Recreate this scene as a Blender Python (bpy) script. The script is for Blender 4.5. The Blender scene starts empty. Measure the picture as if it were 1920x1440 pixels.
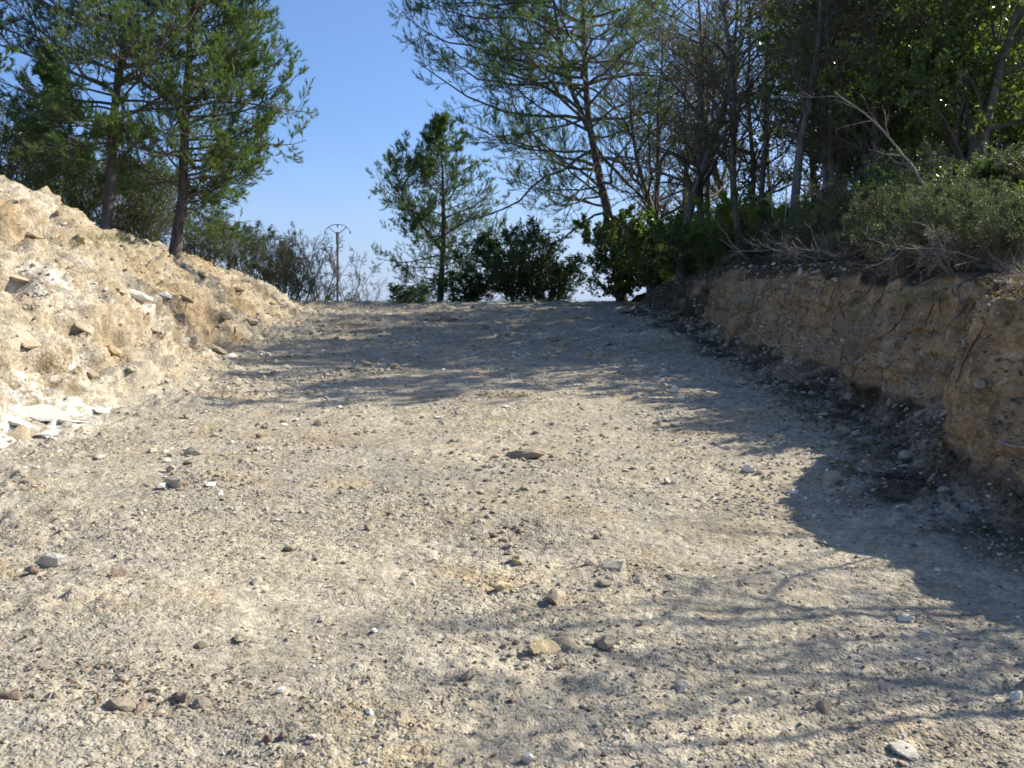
import bpy, math, random
import numpy as np
from mathutils import Vector, Euler, Matrix
from mathutils.bvhtree import BVHTree

R = math.radians
scene = bpy.context.scene
COL = scene.collection

# ------------------------------------------------------------------ camera
CAM_H = 1.55
F_PX = 1867.0
PITCH = math.atan(100 / F_PX)
cam_data = bpy.data.cameras.new('camera')
cam_data.lens = 35.0
cam_data.sensor_width = 36.0
cam_data.clip_start = 0.05
cam_data.clip_end = 6000
cam = bpy.data.objects.new('camera', cam_data)
cam.location = (0, 0, CAM_H)
cam.rotation_euler = (R(90) - PITCH, 0, 0)
COL.objects.link(cam)
scene.camera = cam

# ------------------------------------------------------------------ light
SUN_AZ = R(69)      # from straight ahead (+Y) towards the right (+X)
SUN_EL = R(38)
world = bpy.data.worlds.new('World')
scene.world = world
world.use_nodes = True
wn = world.node_tree
bg = wn.nodes['Background']
sky = wn.nodes.new('ShaderNodeTexSky')
sky.sky_type = 'NISHITA'
sky.sun_disc = False
sky.sun_elevation = SUN_EL
sky.sun_rotation = SUN_AZ
sky.altitude = 200
sky.air_density = 0.8
sky.dust_density = 1.9
sky.ozone_density = 5.0
tint = wn.nodes.new('ShaderNodeMix'); tint.data_type = 'RGBA'; tint.blend_type = 'MULTIPLY'
tint.inputs[0].default_value = 1.0
tint.inputs[7].default_value = (0.91, 1.02, 1.13, 1)
wn.links.new(sky.outputs[0], tint.inputs[6])
tcw = wn.nodes.new('ShaderNodeTexCoord'); spz = wn.nodes.new('ShaderNodeSeparateXYZ')
wn.links.new(tcw.outputs['Generated'], spz.inputs[0])
mrz = wn.nodes.new('ShaderNodeMapRange'); mrz.interpolation_type = 'SMOOTHSTEP'
for _i, _v in enumerate((-0.02, 0.21, 0.88, 0.0)):
    mrz.inputs[_i + 1].default_value = _v
wn.links.new(spz.outputs['Z'], mrz.inputs[0])
pale = wn.nodes.new('ShaderNodeMix'); pale.data_type = 'RGBA'
pale.inputs[7].default_value = (3.05, 3.6, 4.75, 1)
wn.links.new(mrz.outputs[0], pale.inputs[0]); wn.links.new(tint.outputs[2], pale.inputs[6])
wn.links.new(pale.outputs[2], bg.inputs[0])
bg.inputs[1].default_value = 0.113

sun_data = bpy.data.lights.new('sun', 'SUN')
sun_data.energy = 5.0
sun_data.angle = R(0.5)
sun_data.color = (1.0, 0.92, 0.78)
sun = bpy.data.objects.new('sun', sun_data)
to_sun = Vector((math.sin(SUN_AZ) * math.cos(SUN_EL), math.cos(SUN_AZ) * math.cos(SUN_EL), math.sin(SUN_EL)))
sun.rotation_euler = to_sun.to_track_quat('Z', 'Y').to_euler()
sun.location = (30, 10, 30)
COL.objects.link(sun)

scene.view_settings.view_transform = 'Standard'
scene.view_settings.look = 'None'
scene.view_settings.exposure = 0.76
scene.view_settings.gamma = 1.0
scene.view_settings.use_curve_mapping = False
scene.cycles.filter_width = 1.7
scene.cycles.max_bounces = 6
scene.cycles.transparent_max_bounces = 4


# ------------------------------------------------------------------ numpy noise
def _hash(ix, iy, iz, seed):
    h = (ix.astype(np.int64) * 73856093) ^ (iy.astype(np.int64) * 19349663) ^ (iz.astype(np.int64) * 83492791) ^ (seed * 2654435761)
    h &= 0xffffffff
    h = ((h ^ (h >> 16)) * 0x45d9f3b) & 0xffffffff
    h = ((h ^ (h >> 16)) * 0x45d9f3b) & 0xffffffff
    return h ^ (h >> 16)


def vnoise(p, scale, seed=0):
    """value noise in [-1, 1]; p (n,3)"""
    q = p / scale
    i = np.floor(q)
    f = q - i
    i = i.astype(np.int64)
    u = f * f * f * (f * (f * 6 - 15) + 10)
    r = 0
    for dx in (0, 1):
        wx = u[:, 0] if dx else 1 - u[:, 0]
        for dy in (0, 1):
            wy = u[:, 1] if dy else 1 - u[:, 1]
            for dz in (0, 1):
                wz = u[:, 2] if dz else 1 - u[:, 2]
                r = r + wx * wy * wz * (_hash(i[:, 0] + dx, i[:, 1] + dy, i[:, 2] + dz, seed) / 2147483648.0 - 1)
    return r


def fbm(p, scale, octaves=3, seed=0, gain=0.5):
    a, t, s = 1.0, 0, 0
    for k in range(octaves):
        s = s + a * vnoise(p, scale / 2 ** k, seed + k * 17)
        t += a
        a *= gain
    return s / t


def lumps(p, cell, seed=0, fill=0.6, squash=1.0):
    """rounded stones: height 0..1 of a dome in some of the cells of a jittered 2-D lattice (3-D for faces)"""
    q = p / cell
    i = np.floor(q).astype(np.int64)
    best = np.zeros(len(p))
    for dx in (-1, 0, 1):
        for dy in (-1, 0, 1):
            cx, cy = i[:, 0] + dx, i[:, 1] + dy
            z0 = np.zeros_like(cx)
            h1 = _hash(cx, cy, z0, seed) / 4294967296.0
            h2 = _hash(cx, cy, z0 + 1, seed) / 4294967296.0
            h3 = _hash(cx, cy, z0 + 2, seed) / 4294967296.0
            h4 = _hash(cx, cy, z0 + 3, seed) / 4294967296.0
            ux, uy = cx + h1 - q[:, 0], cy + h2 - q[:, 1]
            an = h4 * 3.14
            a = ux * np.cos(an) + uy * np.sin(an)
            b = (-ux * np.sin(an) + uy * np.cos(an)) * 1.5
            r = 0.2 + 0.35 * h3
            d = 1 - (a * a + b * b) / (r * r)
            hgt = np.sqrt(np.clip(d, 0, 1)) * r * (h3 < fill)
            best = np.maximum(best, hgt)
    return best


def sstep(a, b, x):
    t = np.clip((x - a) / (b - a), 0, 1)
    return t * t * (3 - 2 * t)


# ------------------------------------------------------------------ mesh building
class MB:
    """collects triangles, quads and material slots for ONE mesh"""
    def __init__(self):
        self.v, self.f3, self.f4, self.n = [], [], [], 0

    def add(self, verts, tris=None, quads=None):
        verts = np.asarray(verts, dtype=np.float32).reshape(-1, 3)
        if tris is not None and len(tris):
            self.f3.append(np.asarray(tris, dtype=np.int32).reshape(-1, 3) + self.n)
        if quads is not None and len(quads):
            self.f4.append(np.asarray(quads, dtype=np.int32).reshape(-1, 4) + self.n)
        self.v.append(verts)
        self.n += len(verts)

    def tubes(self, P, rad, sides=5):
        """P (N,S,3) centre lines, rad (N,S)"""
        P = np.asarray(P, float)
        rad = np.asarray(rad, float)
        if P.ndim == 2:
            P, rad = P[None], rad[None]
        N, S, _ = P.shape
        T = np.empty_like(P)
        T[:, 1:-1] = P[:, 2:] - P[:, :-2]
        T[:, 0] = P[:, 1] - P[:, 0]
        T[:, -1] = P[:, -1] - P[:, -2]
        T /= np.linalg.norm(T, axis=2, keepdims=True) + 1e-9
        mean = P[:, -1] - P[:, 0]
        mean /= np.linalg.norm(mean, axis=1, keepdims=True) + 1e-9
        ref = np.where(np.abs(mean[:, 2:3]) < 0.7, np.array([[0, 0, 1.0]]), np.array([[1.0, 0.1, 0]]))
        ref = np.repeat(ref[:, None], S, 1)
        A = np.cross(T, ref)
        A /= np.linalg.norm(A, axis=2, keepdims=True) + 1e-9
        B = np.cross(T, A)
        an = np.arange(sides) * 2 * math.pi / sides
        V = P[:, :, None] + rad[:, :, None, None] * (A[:, :, None] * np.cos(an)[None, None, :, None] + B[:, :, None] * np.sin(an)[None, None, :, None])
        base = (np.arange(N) * S * sides)[:, None, None]
        s = np.arange(S - 1)[None, :, None] * sides
        k = np.arange(sides)[None, None, :]
        k2 = (k + 1) % sides
        q = np.stack([base + s + k, base + s + k2, base + s + sides + k2, base + s + sides + k], -1)
        self.add(V.reshape(-1, 3), quads=q.reshape(-1, 4))

    def leaves(self, pos, direction, length, width, rng, up=0.5, fold=0.25):
        n = len(pos)
        d = direction / (np.linalg.norm(direction, axis=1, keepdims=True) + 1e-9)
        nor = rng.normal(size=(n, 3)) + np.array([0, 0, up])
        side = np.cross(d, nor)
        side /= np.linalg.norm(side, axis=1, keepdims=True) + 1e-9
        nn = np.cross(side, d)
        L = (np.ones(n) * length)[:, None]
        W = (np.ones(n) * width)[:, None] * 0.5
        mid = pos + d * L * 0.45
        V = np.stack([pos, mid + side * W + nn * W * fold, pos + d * L, mid - side * W + nn * W * fold], 1)
        b = np.arange(n)[:, None] * 4
        self.add(V.reshape(-1, 3), tris=np.concatenate([b + np.array([[0, 1, 2]]), b + np.array([[0, 2, 3]])]))

    def needles(self, pos, direction, length, width, rng):
        n = len(pos)
        d = direction / (np.linalg.norm(direction, axis=1, keepdims=True) + 1e-9)
        side = np.cross(d, rng.normal(size=(n, 3)))
        side /= np.linalg.norm(side, axis=1, keepdims=True) + 1e-9
        L = (np.ones(n) * length)[:, None]
        W = (np.ones(n) * width)[:, None] * 0.5
        V = np.stack([pos - side * W * 0.5, pos + side * W * 0.5, pos + d * L], 1)
        V[:, 0] += d * L * 0.0
        self.add(V.reshape(-1, 3), tris=np.arange(n * 3).reshape(-1, 3))

    def mesh(self, name, mats, smooth=False):
        me = bpy.data.meshes.new(name)
        v = np.concatenate(self.v) if self.v else np.zeros((0, 3), np.float32)
        f3 = np.concatenate(self.f3) if self.f3 else np.zeros((0, 3), np.int32)
        f4 = np.concatenate(self.f4) if self.f4 else np.zeros((0, 4), np.int32)
        me.vertices.add(len(v))
        me.vertices.foreach_set('co', v.astype(np.float32).ravel())
        loops = np.concatenate([f4.ravel(), f3.ravel()]).astype(np.int32)
        me.loops.add(len(loops))
        me.loops.foreach_set('vertex_index', loops)
        me.polygons.add(len(f3) + len(f4))
        start = np.concatenate([np.arange(len(f4)) * 4, len(f4) * 4 + np.arange(len(f3)) * 3]).astype(np.int32)
        me.polygons.foreach_set('loop_start', start)
        me.update(calc_edges=True)
        me.polygons.foreach_set('use_smooth', np.full(len(me.polygons), bool(smooth)))
        for m in (mats if isinstance(mats, (list, tuple)) else [mats]):
            me.materials.append(m)
        return me


def link(name, me, parent=None, loc=None):
    o = bpy.data.objects.new(name, me)
    COL.objects.link(o)
    if parent is not None:
        o.parent = parent
    if loc is not None:
        o.location = loc
    return o


def tag(o, label=None, cat=None, group=None, kind=None):
    if label: o['label'] = label
    if cat: o['category'] = cat
    if group: o['group'] = group
    if kind: o['kind'] = kind
    return o


def empty(name, loc, label, cat, group=None, rz=0.0):
    o = bpy.data.objects.new(name, None)
    o.empty_display_size = 0.2
    COL.objects.link(o)
    o.location = loc
    o.rotation_euler = (0, 0, rz)
    return tag(o, label, cat, group)


def copy_thing(src, loc, rz, scale, label, group=None):
    o = src.copy()
    COL.objects.link(o)
    o.location = loc
    o.rotation_euler = (0, 0, rz)
    o.scale = (scale, scale, scale) if not isinstance(scale, tuple) else scale
    o['label'] = label
    if group:
        o['group'] = group
    for ch in list(src.children):
        c = ch.copy()
        COL.objects.link(c)
        c.parent = o
    return o


# ------------------------------------------------------------------ materials
def new_mat(name):
    m = bpy.data.materials.new(name)
    m.use_nodes = True
    nt = m.node_tree
    for n in list(nt.nodes):
        nt.nodes.remove(n)
    out = nt.nodes.new('ShaderNodeOutputMaterial')
    return m, nt, out


def N(nt, t, **kw):
    n = nt.nodes.new(t)
    for k, v in kw.items():
        if k.startswith('i_'):
            key = k[2:]
            n.inputs[int(key) if key.isdigit() else key].default_value = v
        else:
            setattr(n, k, v)
    return n


def mixc(nt, fac, a, b, mode='MIX'):
    n = nt.nodes.new('ShaderNodeMix')
    n.data_type = 'RGBA'
    n.blend_type = mode
    for sock, val in ((n.inputs[0], fac), (n.inputs[6], a), (n.inputs[7], b)):
        if isinstance(val, (int, float)):
            sock.default_value = val
        elif isinstance(val, tuple):
            sock.default_value = (*val, 1) if len(val) == 3 else val
        else:
            nt.links.new(val, sock)
    return n.outputs[2]


def maprange(nt, val, a, b, c=0.0, d=1.0):
    n = nt.nodes.new('ShaderNodeMapRange')
    nt.links.new(val, n.inputs[0])
    for i, x in enumerate((a, b, c, d)):
        n.inputs[i + 1].default_value = x
    return n.outputs[0]


def math_(nt, op, a, b=None):
    n = nt.nodes.new('ShaderNodeMath')
    n.operation = op
    for sock, val in ((n.inputs[0], a), (n.inputs[1], b)):
        if val is None: continue
        if isinstance(val, (int, float)): sock.default_value = val
        else: nt.links.new(val, sock)
    return n.outputs[0]


def noise(nt, vec, scale, detail=3.0, rough=0.5):
    n = N(nt, 'ShaderNodeTexNoise')
    n.inputs['Scale'].default_value = scale
    n.inputs['Detail'].default_value = detail
    n.inputs['Roughness'].default_value = rough
    nt.links.new(vec, n.inputs['Vector'])
    return n.outputs['Fac']


def voro(nt, vec, scale, feature='F1'):
    n = N(nt, 'ShaderNodeTexVoronoi')
    n.feature = feature
    n.inputs['Scale'].default_value = scale
    nt.links.new(vec, n.inputs['Vector'])
    return n


def soil_material():
    m, nt, out = new_mat('soil')
    geo = N(nt, 'ShaderNodeNewGeometry')
    pos = geo.outputs['Position']
    att = N(nt, 'ShaderNodeAttribute', attribute_name='soil')
    sep = N(nt, 'ShaderNodeSeparateColor')
    nt.links.new(att.outputs['Color'], sep.inputs[0])
    ochre, top, white = sep.outputs[0], sep.outputs[1], sep.outputs[2]
    big = noise(nt, pos, 0.9, 4, 0.6)
    mid = noise(nt, pos, 4.0, 4, 0.6)
    fine = noise(nt, pos, 35.0, 4, 0.7)
    # marl: beige and grey, patched with yellow clay
    c = mixc(nt, maprange(nt, big, 0.38, 0.62), (0.405, 0.355, 0.260), (0.350, 0.315, 0.245))
    yel = noise(nt, pos, 2.1, 5, 0.62)
    c = mixc(nt, maprange(nt, yel, 0.57, 0.70, 0, 0.75), c, (0.41, 0.32, 0.185))
    gr = N(nt, 'ShaderNodeMapping'); gr.inputs['Location'].default_value = (7, 3, 1)
    nt.links.new(pos, gr.inputs['Vector'])
    grn = noise(nt, gr.outputs[0], 3.3, 4, 0.6)
    c = mixc(nt, maprange(nt, grn, 0.56, 0.72, 0, 0.6), c, (0.295, 0.28, 0.25))
    # ochre clay of the cuttings
    oc = mixc(nt, maprange(nt, mid, 0.35, 0.65), (0.27, 0.19, 0.105), (0.37, 0.275, 0.16))
    c = mixc(nt, ochre, c, oc)
    wh = mixc(nt, maprange(nt, mid, 0.35, 0.6), (0.62, 0.57, 0.47), (0.70, 0.67, 0.60))
    wfac = math_(nt, 'MULTIPLY', white, maprange(nt, noise(nt, pos, 5.5, 5, 0.65), 0.42, 0.56))
    c = mixc(nt, wfac, c, wh)
    # humus; its dark tone also stands in for shade in the right gutter
    hum_shade = mixc(nt, maprange(nt, mid, 0.35, 0.65), (0.055, 0.042, 0.028), (0.13, 0.10, 0.065))
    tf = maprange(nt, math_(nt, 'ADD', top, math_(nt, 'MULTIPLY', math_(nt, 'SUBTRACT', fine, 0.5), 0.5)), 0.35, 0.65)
    c = mixc(nt, tf, c, hum_shade)
    # grains: each cell its own tone
    v1 = voro(nt, pos, 70.0)
    v2 = voro(nt, pos, 24.0)
    s1 = N(nt, 'ShaderNodeSeparateColor'); nt.links.new(v1.outputs['Color'], s1.inputs[0])
    s2 = N(nt, 'ShaderNodeSeparateColor'); nt.links.new(v2.outputs['Color'], s2.inputs[0])
    tone = math_(nt, 'MULTIPLY', maprange(nt, s1.outputs[0], 0, 1, 0.78, 1.2), maprange(nt, s2.outputs[1], 0, 1, 0.82, 1.16))
    tone = math_(nt, 'MULTIPLY', tone, maprange(nt, fine, 0.3, 0.7, 0.82, 1.15))
    tone = math_(nt, 'MULTIPLY', tone, maprange(nt, mid, 0.3, 0.7, 0.80, 1.16))
    tone = math_(nt, 'MULTIPLY', tone, maprange(nt, noise(nt, pos, 1.3, 5, 0.7), 0.35, 0.65, 0.86, 1.12))
    vm = N(nt, 'ShaderNodeVectorMath', operation='SCALE')
    nt.links.new(c, vm.inputs[0]); nt.links.new(tone, vm.inputs['Scale'])
    b = N(nt, 'ShaderNodeBsdfPrincipled')
    b.inputs['Roughness'].default_value = 0.95
    b.inputs['Specular IOR Level'].default_value = 0.15
    nt.links.new(vm.outputs[0], b.inputs['Base Color'])
    h = math_(nt, 'ADD', math_(nt, 'MULTIPLY', maprange(nt, v1.outputs['Distance'], 0, 0.7, 1, 0), 0.006),
              math_(nt, 'MULTIPLY', maprange(nt, v2.outputs['Distance'], 0, 0.7, 1, 0), 0.012))
    h = math_(nt, 'ADD', h, math_(nt, 'MULTIPLY', noise(nt, pos, 110, 3, 0.7), 0.0045))
    h = math_(nt, 'MULTIPLY', h, maprange(nt, noise(nt, pos, 1.1, 4, 0.65), 0.40, 0.60, 0.30, 1.15))
    h = math_(nt, 'ADD', h, math_(nt, 'MULTIPLY', noise(nt, pos, 12, 5, 0.7), 0.03))
    bp = N(nt, 'ShaderNodeBump'); bp.inputs['Strength'].default_value = 1.0; bp.inputs['Distance'].default_value = 1.0
    nt.links.new(h, bp.inputs['Height'])
    nt.links.new(bp.outputs[0], b.inputs['Normal'])
    nt.links.new(b.outputs[0], out.inputs[0])
    return m


def stone_material(name, c1, c2, c3=None):
    m, nt, out = new_mat(name)
    oi = N(nt, 'ShaderNodeObjectInfo')
    geo = N(nt, 'ShaderNodeNewGeometry')
    rnd = math_(nt, 'FRACT', math_(nt, 'ADD', oi.outputs['Random'], math_(nt, 'MULTIPLY', geo.outputs['Random Per Island'], 1.0)))
    c = mixc(nt, rnd, c1, c2)
    nz = noise(nt, geo.outputs['Position'], 22, 5, 0.65)
    c = mixc(nt, maprange(nt, nz, 0.42, 0.68), c, c3 or c1)
    tone = math_(nt, 'MULTIPLY', maprange(nt, math_(nt, 'FRACT', math_(nt, 'MULTIPLY', rnd, 7.31)), 0, 1, 0.72, 1.2), maprange(nt, noise(nt, geo.outputs['Position'], 90, 3), 0.3, 0.7, 0.8, 1.15))
    vm = N(nt, 'ShaderNodeVectorMath', operation='SCALE')
    nt.links.new(c, vm.inputs[0]); nt.links.new(tone, vm.inputs['Scale'])
    b = N(nt, 'ShaderNodeBsdfPrincipled')
    b.inputs['Roughness'].default_value = 0.9
    b.inputs['Specular IOR Level'].default_value = 0.2
    nt.links.new(vm.outputs[0], b.inputs['Base Color'])
    bp = N(nt, 'ShaderNodeBump'); bp.inputs['Distance'].default_value = 0.01; bp.inputs['Strength'].default_value = 0.8
    nt.links.new(noise(nt, geo.outputs['Position'], 70, 4, 0.7), bp.inputs['Height'])
    nt.links.new(bp.outputs[0], b.inputs['Normal'])
    nt.links.new(b.outputs[0], out.inputs[0])
    return m


def bark_material(name, c1, c2, scale=14, lichen=None):
    m, nt, out = new_mat(name)
    tc = N(nt, 'ShaderNodeTexCoord')
    mp = N(nt, 'ShaderNodeMapping'); mp.inputs['Scale'].default_value = (1, 1, 0.28)
    nt.links.new(tc.outputs['Object'], mp.inputs['Vector'])
    nz = noise(nt, mp.outputs[0], scale, 5, 0.7)
    c = mixc(nt, maprange(nt, nz, 0.35, 0.65), c1, c2)
    if lichen:
        c = mixc(nt, maprange(nt, noise(nt, tc.outputs['Object'], 5, 5, 0.7), 0.5, 0.62, 0, 0.8), c, lichen)
    b = N(nt, 'ShaderNodeBsdfPrincipled')
    b.inputs['Roughness'].default_value = 0.9
    b.inputs['Specular IOR Level'].default_value = 0.2
    nt.links.new(c, b.inputs['Base Color'])
    bp = N(nt, 'ShaderNodeBump'); bp.inputs['Distance'].default_value = 0.02; bp.inputs['Strength'].default_value = 0.9
    nt.links.new(nz, bp.inputs['Height']); nt.links.new(bp.outputs[0], b.inputs['Normal'])
    nt.links.new(b.outputs[0], out.inputs[0])
    return m


def leaf_material(name, c1, c2, c3, trans=0.35, gloss=0.25, rough=0.4):
    m, nt, out = new_mat(name)
    geo = N(nt, 'ShaderNodeNewGeometry')
    tc = N(nt, 'ShaderNodeTexCoord')
    rnd = geo.outputs['Random Per Island']
    c = mixc(nt, rnd, c1, c2)
    c = mixc(nt, maprange(nt, noise(nt, tc.outputs['Object'], 1.6, 3), 0.5, 0.68, 0, 0.8), c, c3)
    d = N(nt, 'ShaderNodeBsdfPrincipled')
    d.inputs['Roughness'].default_value = rough
    d.inputs['Specular IOR Level'].default_value = gloss
    nt.links.new(c, d.inputs['Base Color'])
    t = N(nt, 'ShaderNodeBsdfTranslucent')
    ct = mixc(nt, 1.0, c, (1.25, 1.35, 0.6), 'MULTIPLY')
    nt.links.new(ct, t.inputs['Color'])
    mx = N(nt, 'ShaderNodeMixShader'); mx.inputs[0].default_value = trans
    nt.links.new(d.outputs[0], mx.inputs[1]); nt.links.new(t.outputs[0], mx.inputs[2])
    nt.links.new(mx.outputs[0], out.inputs[0])
    return m


SOIL = soil_material()
STONE = stone_material('limestone', (0.45, 0.40, 0.32), (0.37, 0.33, 0.27), (0.52, 0.45, 0.34))
STONE_WHITE = stone_material('white_marl', (0.68, 0.65, 0.56), (0.62, 0.58, 0.48), (0.76, 0.74, 0.66))
CLOD = stone_material('clay_clod', (0.31, 0.26, 0.19), (0.39, 0.335, 0.25), (0.34, 0.29, 0.21))
BANK_STONE = stone_material('bank_marl', (0.44, 0.36, 0.25), (0.38, 0.31, 0.22), (0.50, 0.40, 0.25))
STONE_RED = stone_material('red_brown_stone', (0.20, 0.145, 0.115), (0.24, 0.175, 0.135), (0.29, 0.225, 0.175))
STONE_YELLOW = stone_material('yellow_clay_lump', (0.52, 0.40, 0.20), (0.50, 0.40, 0.24), (0.45, 0.37, 0.25))
PINE_BARK = bark_material('pine_bark', (0.065, 0.055, 0.05), (0.16, 0.135, 0.12), 13)
PINE_LIMB = bark_material('pine_limb', (0.10, 0.085, 0.075), (0.20, 0.18, 0.16), 20)
OAK_BARK = bark_material('oak_bark', (0.065, 0.06, 0.052), (0.16, 0.15, 0.13), 16, (0.19, 0.20, 0.15))
TWIG = bark_material('twig', (0.075, 0.062, 0.052), (0.15, 0.13, 0.11), 25)
DEAD_WOOD = bark_material('dead_wood', (0.26, 0.21, 0.17), (0.42, 0.37, 0.31), 30)
ROOT = bark_material('root_bark', (0.075, 0.05, 0.034), (0.17, 0.115, 0.075), 30)
NEEDLE = leaf_material('pine_needles', (0.10, 0.155, 0.055), (0.145, 0.21, 0.075), (0.10, 0.15, 0.07), 0.45, 0.35, 0.42)
HOLM = leaf_material('holm_oak_leaves', (0.075, 0.12, 0.035), (0.15, 0.20, 0.05), (0.17, 0.21, 0.055), 0.46, 0.9, 0.25)
DARKLEAF = leaf_material('dark_leaves', (0.05, 0.085, 0.03), (0.085, 0.125, 0.04), (0.08, 0.12, 0.045), 0.35, 0.45, 0.35)
BOX = leaf_material('box_leaves', (0.14, 0.19, 0.035), (0.22, 0.27, 0.06), (0.14, 0.19, 0.04), 0.55, 0.4, 0.4)
JUNIPER = leaf_material('juniper_sprays', (0.075, 0.10, 0.05), (0.125, 0.155, 0.08), (0.12, 0.105, 0.065), 0.35, 0.3, 0.5)
OAKDRY = leaf_material('withered_oak_leaves', (0.12, 0.125, 0.055), (0.10, 0.135, 0.05), (0.15, 0.125, 0.06), 0.45, 0.3, 0.45)
LITTER = leaf_material('fallen_leaves', (0.13, 0.09, 0.06), (0.22, 0.16, 0.11), (0.16, 0.10, 0.07), 0.15, 0.2, 0.6)
GRASS = leaf_material('grass_blades', (0.08, 0.13, 0.03), (0.13, 0.18, 0.05), (0.20, 0.19, 0.08), 0.35, 0.3, 0.5)
CONCRETE = bark_material('weathered_pole_wood', (0.16, 0.15, 0.145), (0.24, 0.23, 0.22), 8)
STEEL = bark_material('galvanised_steel', (0.20, 0.20, 0.21), (0.28, 0.28, 0.29), 20)
GLASS_BROWN = bark_material('insulator_ceramic', (0.14, 0.10, 0.08), (0.2, 0.15, 0.12), 20)

# ------------------------------------------------------------------ terrain
_yy = np.arange(-60, 1500, 0.25)
_sl = np.interp(_yy, [-60, -40, -20, 30, 47, 75, 120, 1500], [0, 0.03, 0.0735, 0.0735, -0.095, -0.095, 0, 0])
_zz = np.cumsum(_sl) * 0.25
_zz -= np.interp(0, _yy, _zz)


def z_road(Y):
    return np.interp(Y, _yy, _zz)


def x_left(Y):
    return np.interp(Y, [-60, 0, 7, 10, 14, 19, 24, 28, 35, 45, 80, 1500], [-3.8, -3.8, -3.85, -3.9, -4.15, -4.6, -5.1, -5.7, -6.9, -8, -12, -12])


def x_right(Y):
    return np.interp(Y, [-60, 0, 6, 8, 11, 14, 20, 28, 34, 45, 80, 1500], [2.7, 2.75, 2.95, 3.1, 3.4, 3.62, 3.7, 3.8, 4.1, 4.6, 6, 6])


def h_left(Y):
    return np.interp(Y, [-60, 0, 14, 20, 24, 30, 35, 40, 1500], [.9, 1, 1, .94, .85, .42, .12, 0, 0])


def z_plateau(Y):
    return np.interp(Y, [-60, -10, 0, 6, 8, 10, 14.3, 19, 26, 37, 50, 80, 150, 1500], [-1, 1.0, 1.45, 1.83, 1.97, 2.15, 2.5, 2.78, 2.86, 2.74, 2.1, -0.6, -3.2, -3.2])


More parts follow.
